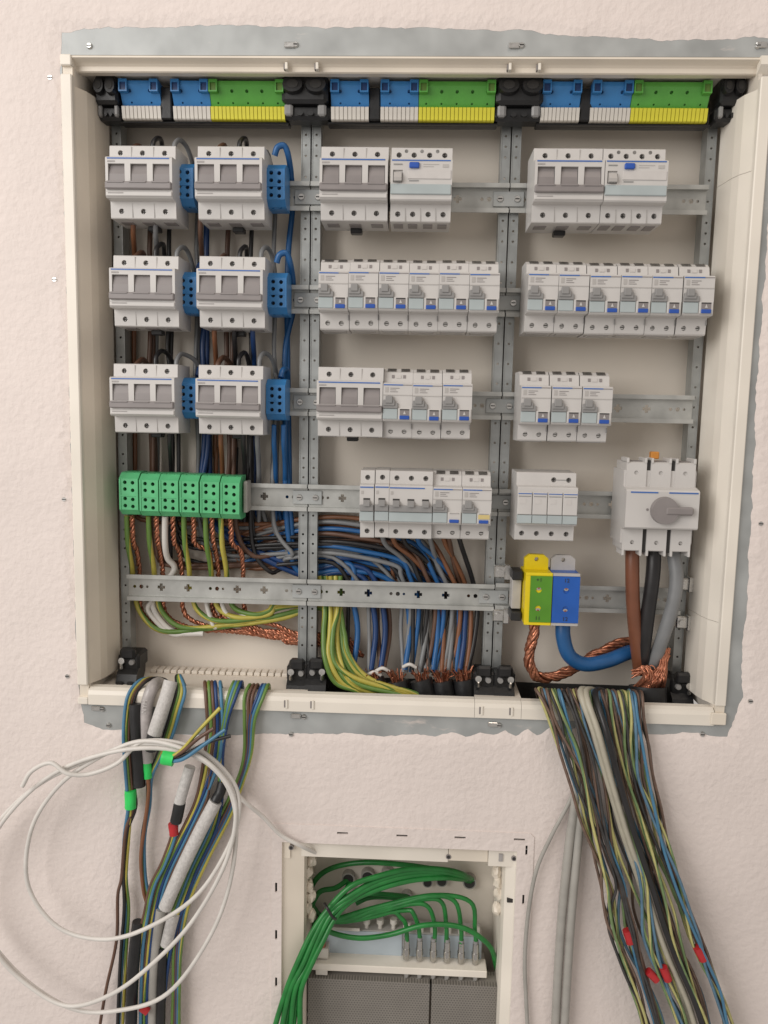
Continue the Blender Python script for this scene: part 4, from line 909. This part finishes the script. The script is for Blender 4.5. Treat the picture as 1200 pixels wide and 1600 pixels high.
L('black', [(216, 1440, -22), (210, 1490, -24), (206, 1550, -24), (204, 1640, -24)], 'thick black cable at the foot of the left-hand bundle', 7.4, 'cable_stub', 'cable', 14, 'cable sleeves of the left-hand bundle')
L('sheath_grey', [(252, 1420, -20), (245, 1470, -18), (240, 1540, -18), (238, 1640, -18)], 'grey sheathed cable at the foot of the left-hand bundle', 6.4, 'cable_stub', 'cable', 14, 'cable sleeves of the left-hand bundle')
L('black', [(255, 1480, -18), (252, 1550, -20), (250, 1640, -20)], 'black cable right of the grey one at the foot of the left-hand bundle', 6.0, 'cable_stub', 'cable', 14, 'cable sleeves of the left-hand bundle')
tape(226, 1577, 5, 4, 5.2, 'tape_red', 'red tape mark at the foot of the left-hand bundle', -30)
# cut ends held by the green tape
for cc, pts, l in (('yg', [(262, 1186, -52), (284, 1172, -56), (312, 1140, -56), (344, 1106, -52)], 'yellow-green cut wire end pointing up right'), ('w_brown', [(262, 1188, -50), (286, 1174, -58), (308, 1155, -60), (334, 1138, -58)], 'brown cut wire end pointing up right'),
                   ('w_lightblue', [(264, 1190, -52), (286, 1186, -60), (318, 1164, -62), (352, 1140, -58)], 'light blue cut wire end pointing right'), ('w_black', [(264, 1189, -50), (288, 1180, -56), (325, 1160, -60), (360, 1150, -58)], 'black cut wire end pointing right')):
    L(cc, pts, l+' from the green tape of the coil', 2.3, 'cut_wire', group='cut wire ends in the green tape')
tape(263, 1184, 9, 2, 9.2, 'tape_green', 'bright green tape holding the cut wire ends on the white coil', -50, 'green tape marks')
# white cable coil: one cable, several turns
turns = [(32, 1226, -50), (52, 1203, -52), (78, 1193, -52), (105, 1208, -52), (140, 1210, -50), (180, 1190, -48), (225, 1160, -44),
  (300, 1166, -44), (350, 1200, -44), (373, 1250, -44), (364, 1312, -46), (310, 1392, -48), (240, 1442, -48), (165, 1466, -46), (92, 1446, -40), (46, 1382, -36), (48, 1300, -36), (82, 1236, -40), (140, 1190, -46), (218, 1158, -50),
  (290, 1172, -52), (345, 1208, -52), (366, 1264, -52), (354, 1344, -52), (300, 1440, -54), (232, 1512, -54), (172, 1552, -52), (110, 1570, -46), (48, 1546, -40), (0, 1492, -36), (-32, 1420, -34), (-22, 1332, -34), (22, 1262, -38), (92, 1206, -44), (200, 1170, -50),
  (288, 1179, -50), (350, 1217, -48), (371, 1282, -46), (360, 1382, -46), (328, 1470, -46), (262, 1550, -46), (190, 1581, -44), (110, 1574, -40), (28, 1520, -34), (-34, 1440, -30), (-44, 1360, -30), (-4, 1286, -34), (58, 1228, -38), (128, 1192, -44), (212, 1166, -46),
  (292, 1174, -44), (338, 1200, -38), (372, 1240, -26), (408, 1278, -14), (440, 1304, -10), (468, 1320, -6), (500, 1335, 20)]
rk = random.Random(2); turns = [(x+rk.uniform(-3, 3), y+rk.uniform(-3, 3), Y+rk.uniform(-3, 3)) for x, y, Y in turns]
wire('white_cable_coil', 'w_white', 2.7, turns, 'large loose coil of thin white cable hanging over the left-hand bundle', 'cable', seg=8, n=10)

# ---------------------------------------------------------------- small cabinet below
q0, q1 = P(437, 1318, -2), P(832, 1313, -2)
t = thing('media_cabinet', 'small cream flush-mounted media cabinet with green cables below the large cabinet', 'cabinet', (140, 0, -1290))
SO = (140, 0, -1290)
def sp_(mb, name, m, parent=t): return mb.build(name, m, parent, off=SO)
IX0, IX1, IZ0 = PX(478, 1345, 4), PX(782, 1345, 4), PZ(600, 1322, -1)
slots = []
for px, py in ((535, 1303), (628, 1307), (719, 1310), (812, 1313)): p_ = P(px, py, -3); slots.append(shift(rect(14, 2.6), p_.x, p_.z))
for px, py in ((431, 1388), (431, 1462), (431, 1536), (823, 1330), (818, 1407)): p_ = P(px, py, -3); slots.append(shift(rect(2.8, 13), p_.x, p_.z))
LZ1 = -1290
sp_(MB().plate([(OX0, OZ0), (OX1-5, OZ0), (OX1, OZ0-5), (OX1, LZ1), (OX0, LZ1)], [[(PX(440, 1340, -3), IZ0), (PX(808, 1340, -3), IZ0), (PX(808, 1340, -3), LZ1+4), (PX(440, 1340, -3), LZ1+4)]]+slots, -1.3, 1.2), 'rim', 'plaster')
sp_(MB().box(OX0+2, OX1-2, 4.0, 5.0, IZ0+1, OZ0-2), 'slot_backing', 'hole')
sp_(MB().box(OX0+2, PX(440, 1340, -3)-.5, 4.0, 5.0, LZ1, IZ0), 'slot_backing', 'hole'); sp_(MB().box(PX(808, 1340, -3)+.5, OX1-2, 4.0, 5.0, LZ1, IZ0), 'slot_backing', 'hole')
sp_(MB().box(LX0, LX1, 98, 101, LZ1, LZ0-4), 'back_panel', 'panel')
xa, xb_ = PX(440, 1340, -2), PX(478, 1400, 6)
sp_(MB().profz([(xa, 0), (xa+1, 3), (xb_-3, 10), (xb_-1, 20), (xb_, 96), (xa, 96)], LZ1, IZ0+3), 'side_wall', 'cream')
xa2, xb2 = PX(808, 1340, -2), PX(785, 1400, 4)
sp_(MB().profz([(xa2, 0), (xa2-1, 3), (xb2+3, 8), (xb2+1, 18), (xb2, 96), (xa2, 96)], LZ1, IZ0+3), 'side_wall', 'cream_pale_lit')  # paler than the left wall: the light on it is in the colour
xs0, xs1 = PX(490, 1330, 8), PX(700, 1340, 8)
sp_(MB().prof([(2, IZ0+2), (6, IZ0-2), (9, IZ0-7), (9, IZ0-24), (14, IZ0-25), (40, IZ0-22), (40, IZ0+2)], xb_-20, xs1), 'top_beam', 'cream_pale_lit')
sp_(MB().prof([(2, IZ0+2), (8, IZ0-1), (8, IZ0-21), (40, IZ0-19), (40, IZ0+2)], xs1+.6, PX(762, 1340, 8)), 'top_beam', 'cream')
sp_(MB().prof([(2, IZ0+2), (4, IZ0-1), (4, IZ0-24), (40, IZ0-22), (40, IZ0+2)], PX(762, 1340, 8)+.6, xa2-1), 'corner_block', 'cream_pale_lit')
sp_(MB().prof([(2, IZ0+2), (3, IZ0-1), (3, IZ0-24), (40, IZ0-22), (40, IZ0+2)], xa+1, xb_-20.6), 'corner_block', 'cream')
sp_(MB().box(LX0, LX1, 40, 98, IZ0-10, IZ0-6), 'top_wall', 'panel')
for px, py in ((455, 1324), (701, 1342), (760, 1326), (803, 1341)):
    p_ = P(px, py, 3); sp_(MB().cyl((p_.x, 8.5, p_.z), (0, -1, 0), 3.4, 6.6 if px > 760 or px < 500 else 1.2, 12), 'screw_hole', 'lever')
    sp_(MB().cyl((p_.x, 2.2 if px > 760 or px < 500 else 7.6, p_.z), (0, -1, 0), 2.2, .6, 10), 'screw_recess', 'hole')
p_ = P(783, 1340, 3); sp_(MB().box(p_.x-3, p_.x+2, 2.4, 4.4, p_.z-5, p_.z+5), 'slot', 'print_grey')
p_ = P(801, 1408, 3); sp_(MB().box(p_.x-7, p_.x+7, 3.5, 10, p_.z-2.6, p_.z+2.6), 'slot', 'hole')
# knocked-out plaster lumps at the inner edges
rn = random.Random(4)
lump = []
for px, py in ((487, 1345), (482, 1362), (484, 1385), (486, 1400), (480, 1418), (488, 1430), (776, 1362), (778, 1378), (779, 1395), (776, 1420)):
    p_ = P(px, py, 30); bm = bmesh.new(); bmesh.ops.create_icosphere(bm, subdivisions=2, radius=1)
    for v in bm.verts: v.co = Vector((v.co.x*6, v.co.y*7, v.co.z*9))*(1+rn.uniform(-.22, .22))+Vector((p_.x, 30, p_.z))
    bm.verts.index_update(); mb = MB().add([v.co[:] for v in bm.verts], [[v.index for v in f.verts] for f in bm.faces]); bm.free(); sp_(mb, 'plaster_lump', 'cream')
# conduit openings in the back panel
for px, py, r in ((545, 1368, 9), (575, 1365, 9.5), (606, 1362, 9), (733, 1374, 9.5), (636, 1398, 8), (690, 1372, 8), (668, 1374, 7)):
    p_ = P(px, py, 96); c = sp_(MB().cyl((p_.x, 99, p_.z), (0, -1, 0), r, 12, 18), 'conduit_end', 'sheath_grey'); sp_(MB().cyl((p_.x, 87.2, p_.z), (0, -1, 0), r*.8, .5, 16), 'conduit_hole', 'hole', c)

# distribution unit with coax plugs
p0, p1 = P(490, 1505, 45), P(757, 1512, 45)
ms = thing('antenna_distribution_unit', 'grey antenna distribution unit with pale sticker and coax plugs in the small cabinet', 'distribution unit', (p0.x, 0, p0.z))
MO = (p0.x, 0, p0.z)
def mp_(mb, name, m, parent=ms): return mb.build(name, m, parent, off=MO)
zt_, zb_ = PZ(620, 1456, 55), PZ(620, 1506, 55)
mp_(MB().box(p0.x+2, p1.x-4, 55, 82, zb_, zt_, 1), 'housing', 'grey_plastic')
mp_(MB().plate([(PX(507, 1470, 54), zb_+3), (PX(628, 1470, 54), zb_+3), (PX(628, 1470, 54), zt_-1), (PX(512, 1470, 54), zt_-1)], [], 53.6, 54.8), 'sticker', 'sticker')
mp_(MB().box(PX(640, 1470, 54)-8, p1.x-4, 53.8, 55, zb_+1, zt_-2), 'front_plate', 'sticker')
mp_(MB().box(PX(505, 1500, 53), PX(612, 1500, 53), 50, 54, zb_-1.4, zb_+1.6), 'label_edge', 'hole')
za, zb2 = PZ(620, 1502, 34), PZ(620, 1516, 30)
mp_(MB().box(p0.x-2, p1.x+2, 30, 56, zb2-6, zb2+4, 1), 'bracket', 'cream_pale_lit'); mp_(MB().box(p0.x-2, p1.x+2, 46, 82, zb2-40, zb2-6), 'bracket_back', 'grey_plastic')
mp_(MB().prof([(55, zt_-.5), (48, zt_+3), (50, zt_+6), (57, zt_+2.5)], PX(512, 1450, 50), PX(562, 1450, 50), ), 'white_bar', 'rail_white')
for i, px in enumerate((573, 594, 615)):
    p_ = P(px, 1442, 62); c = mp_(MB().cyl((p_.x, 62, p_.z-10), (0, 0, 1), 3.0, 11, 10).cyl((p_.x, 62, p_.z), (0, 0, 1), 5.0, 6.5, 12), 'white_plug', 'rail_white')
for i, px in enumerate((635, 655.5, 677, 698.5, 720.5, 743)):
    py = 1482+i*1.4; p_ = P(px, py, 44)
    c = mp_(MB().cyl((p_.x, 44, p_.z-15), (0, 0, 1), 4.2, 8, 10, 4.8).cyl((p_.x, 44, p_.z-7), (0, 0, 1), 5.4, 8, 6).cyl((p_.x, 44, p_.z+1), (0, 0, 1), 4.6, 13, 12, 4.2), 'coax_plug', 'chrome')
    mp_(MB().cyl((p_.x, 44, p_.z+14), (0, 0, 1), 3.6, 4, 10), 'sleeve_ring', 'toggle', c)
    k_ = P(px+1, 1449+i*1.2, 58); mp_(MB().box(k_.x-5, k_.x+5, 56, 62, k_.z-6, k_.z+5, 1), 'socket_cap', 'rail_white')
    b_ = P(px, 1520+i*1.2, 33); mp_(MB().cyl((b_.x, 38, b_.z+1), (0, -.15, -1), 5.0, 16, 12), 'lower_socket', 'chrome')
# left clamp block
p_ = P(503, 1487, 42); mp_(MB().box(p_.x-9, p_.x+9, 38, 55, p_.z-8, p_.z+7, 1).box(p_.x-8, p_.x+8, 36, 50, p_.z-13, p_.z-9, 1), 'clamp_block', 'rail_white'); mp_(MB().cyl((p_.x, 44, p_.z+7), (0, 0, 1), 5, 9, 12), 'clamp_screw', 'copper')
p_ = P(503, 1516, 34); mp_(MB().box(p_.x-8, p_.x+8, 29, 33, p_.z-4, p_.z+4, .8), 'foot', 'rail_white')
# perforated plates
for a, b, l in ((482, 670.5, 'wide perforated grey mounting plate at the bottom of the small cabinet'), (674, 775, 'narrow perforated grey mounting plate at the bottom right of the small cabinet')):
    xa_, xb3 = PX(a, 1560, 30), PX(b, 1560, 30); zt2 = PZ(620, 1536, 26)
    o = MB().box(0, xb3-xa_, 0, 2, LZ1-zt2+20, 0).prof([(0, 0), (0, 1.5), (24, 5), (24, 3.5)], 0, xb3-xa_).build('perforated_plate', 'perforated'); o.location = (xa_*S, .026, zt2*S); tag(o, l, 'plate', 'perforated mounting plates')
for px, py in ((781, 1578), (781, 1594), (478, 1580), (478, 1592)):
    p_ = P(px, py, 40); sp_(MB().cyl((p_.x, 40, p_.z), (0, -1, 0), 4, 6, 10), 'snap_pin', 'rail_white')

# green data cables
GG = 'green data cables of the small cabinet'
rgc = random.Random(8)
def G(pts, label, r=3.6): return wire('data_cable', 'w_lan', r, [(x+rgc.uniform(-2, 2), y+rgc.uniform(-2.5, 2.5), Y+rgc.uniform(-1.5, 1.5)) for x, y, Y in pts], label, 'cable', GG, seg=6, n=10)
for i in range(4):
    d = i*6.0; e = i*1.0
    G([(736, 1374, 90), (722, 1368+e, 66), (690, 1360+d*.6, 48), (640, 1358+d, 38), (590, 1368+d*1.2, 28), (548, 1388+d*1.3, 18), (512+d*.6, 1420+d, 10), (488+d*.9, 1460+d*.5, 0), (466+d*1.1, 1505+d*.3, -8), (446+d*1.4, 1550, -14), (428+d*2.2, 1610, -18), (420+d*2.5, 1660, -20)], f'thick green data cable running out over the lower left rim, {ORD[i]} of four')
G([(738, 1376, 92), (700, 1362, 70), (640, 1352, 66), (570, 1350, 70), (520, 1354, 76), (492, 1375, 80), (484, 1400, 84), (500, 1430, 86), (540, 1445, 80)], 'green data cable running along under the top beam to the left corner')
G([(545, 1372, 92), (525, 1385, 72), (500, 1395, 64), (485, 1420, 70), (490, 1445, 80)], 'green data cable coming out of the leftmost conduit')
G([(550, 1376, 92), (535, 1398, 70), (522, 1420, 50), (500, 1450, 20), (478, 1500, 0), (455, 1560, -12), (440, 1640, -16)], 'green data cable from the leftmost conduit joining the bundle', 3.6)
G([(640, 1400, 92), (610, 1398, 72), (570, 1395, 58), (540, 1405, 46), (515, 1430, 20), (490, 1475, 0), (470, 1530, -10), (452, 1640, -16)], 'green data cable from the middle conduit joining the bundle', 3.6)
G([(640, 1404, 92), (605, 1404, 76), (575, 1402, 70), (555, 1410, 66)], 'short green data cable behind the bundle', 3.4)
for i, (px, top, lx) in enumerate(((635, 1424, 612), (655, 1418, 628), (678, 1410, 640), (699, 1404, 655), (721, 1398, 665), (743, 1396, 672))):
    G([(505, 1436+i, 34), (545, 1440-i*1.5, 40), (590, 1430-i*2.5, 46), (lx+4, top+2, 48), (px-9, top+8 if i < 4 else top+12, 47), (px, 1445+i*1.4, 45), (px, 1472+i*1.3, 44)], f'green coax lead to the {ORD[i]} plug from the left', 3.0)
G([(500, 1440, 24), (515, 1455, 30), (560, 1466, 34), (610, 1460, 34), (660, 1448, 32), (705, 1444, 32), (738, 1455, 34), (765, 1482, 40), (778, 1512, 54), (784, 1535, 70)], 'green data cable lying across the front of the coax plugs', 3.4)
wire('cable_tie', 'w_black', 2.0, [(507, 1412, 4), (512, 1420, -6), (519, 1432, -2), (524, 1436, 6)], 'black cable tie around the thick green cables', 'cable tie')
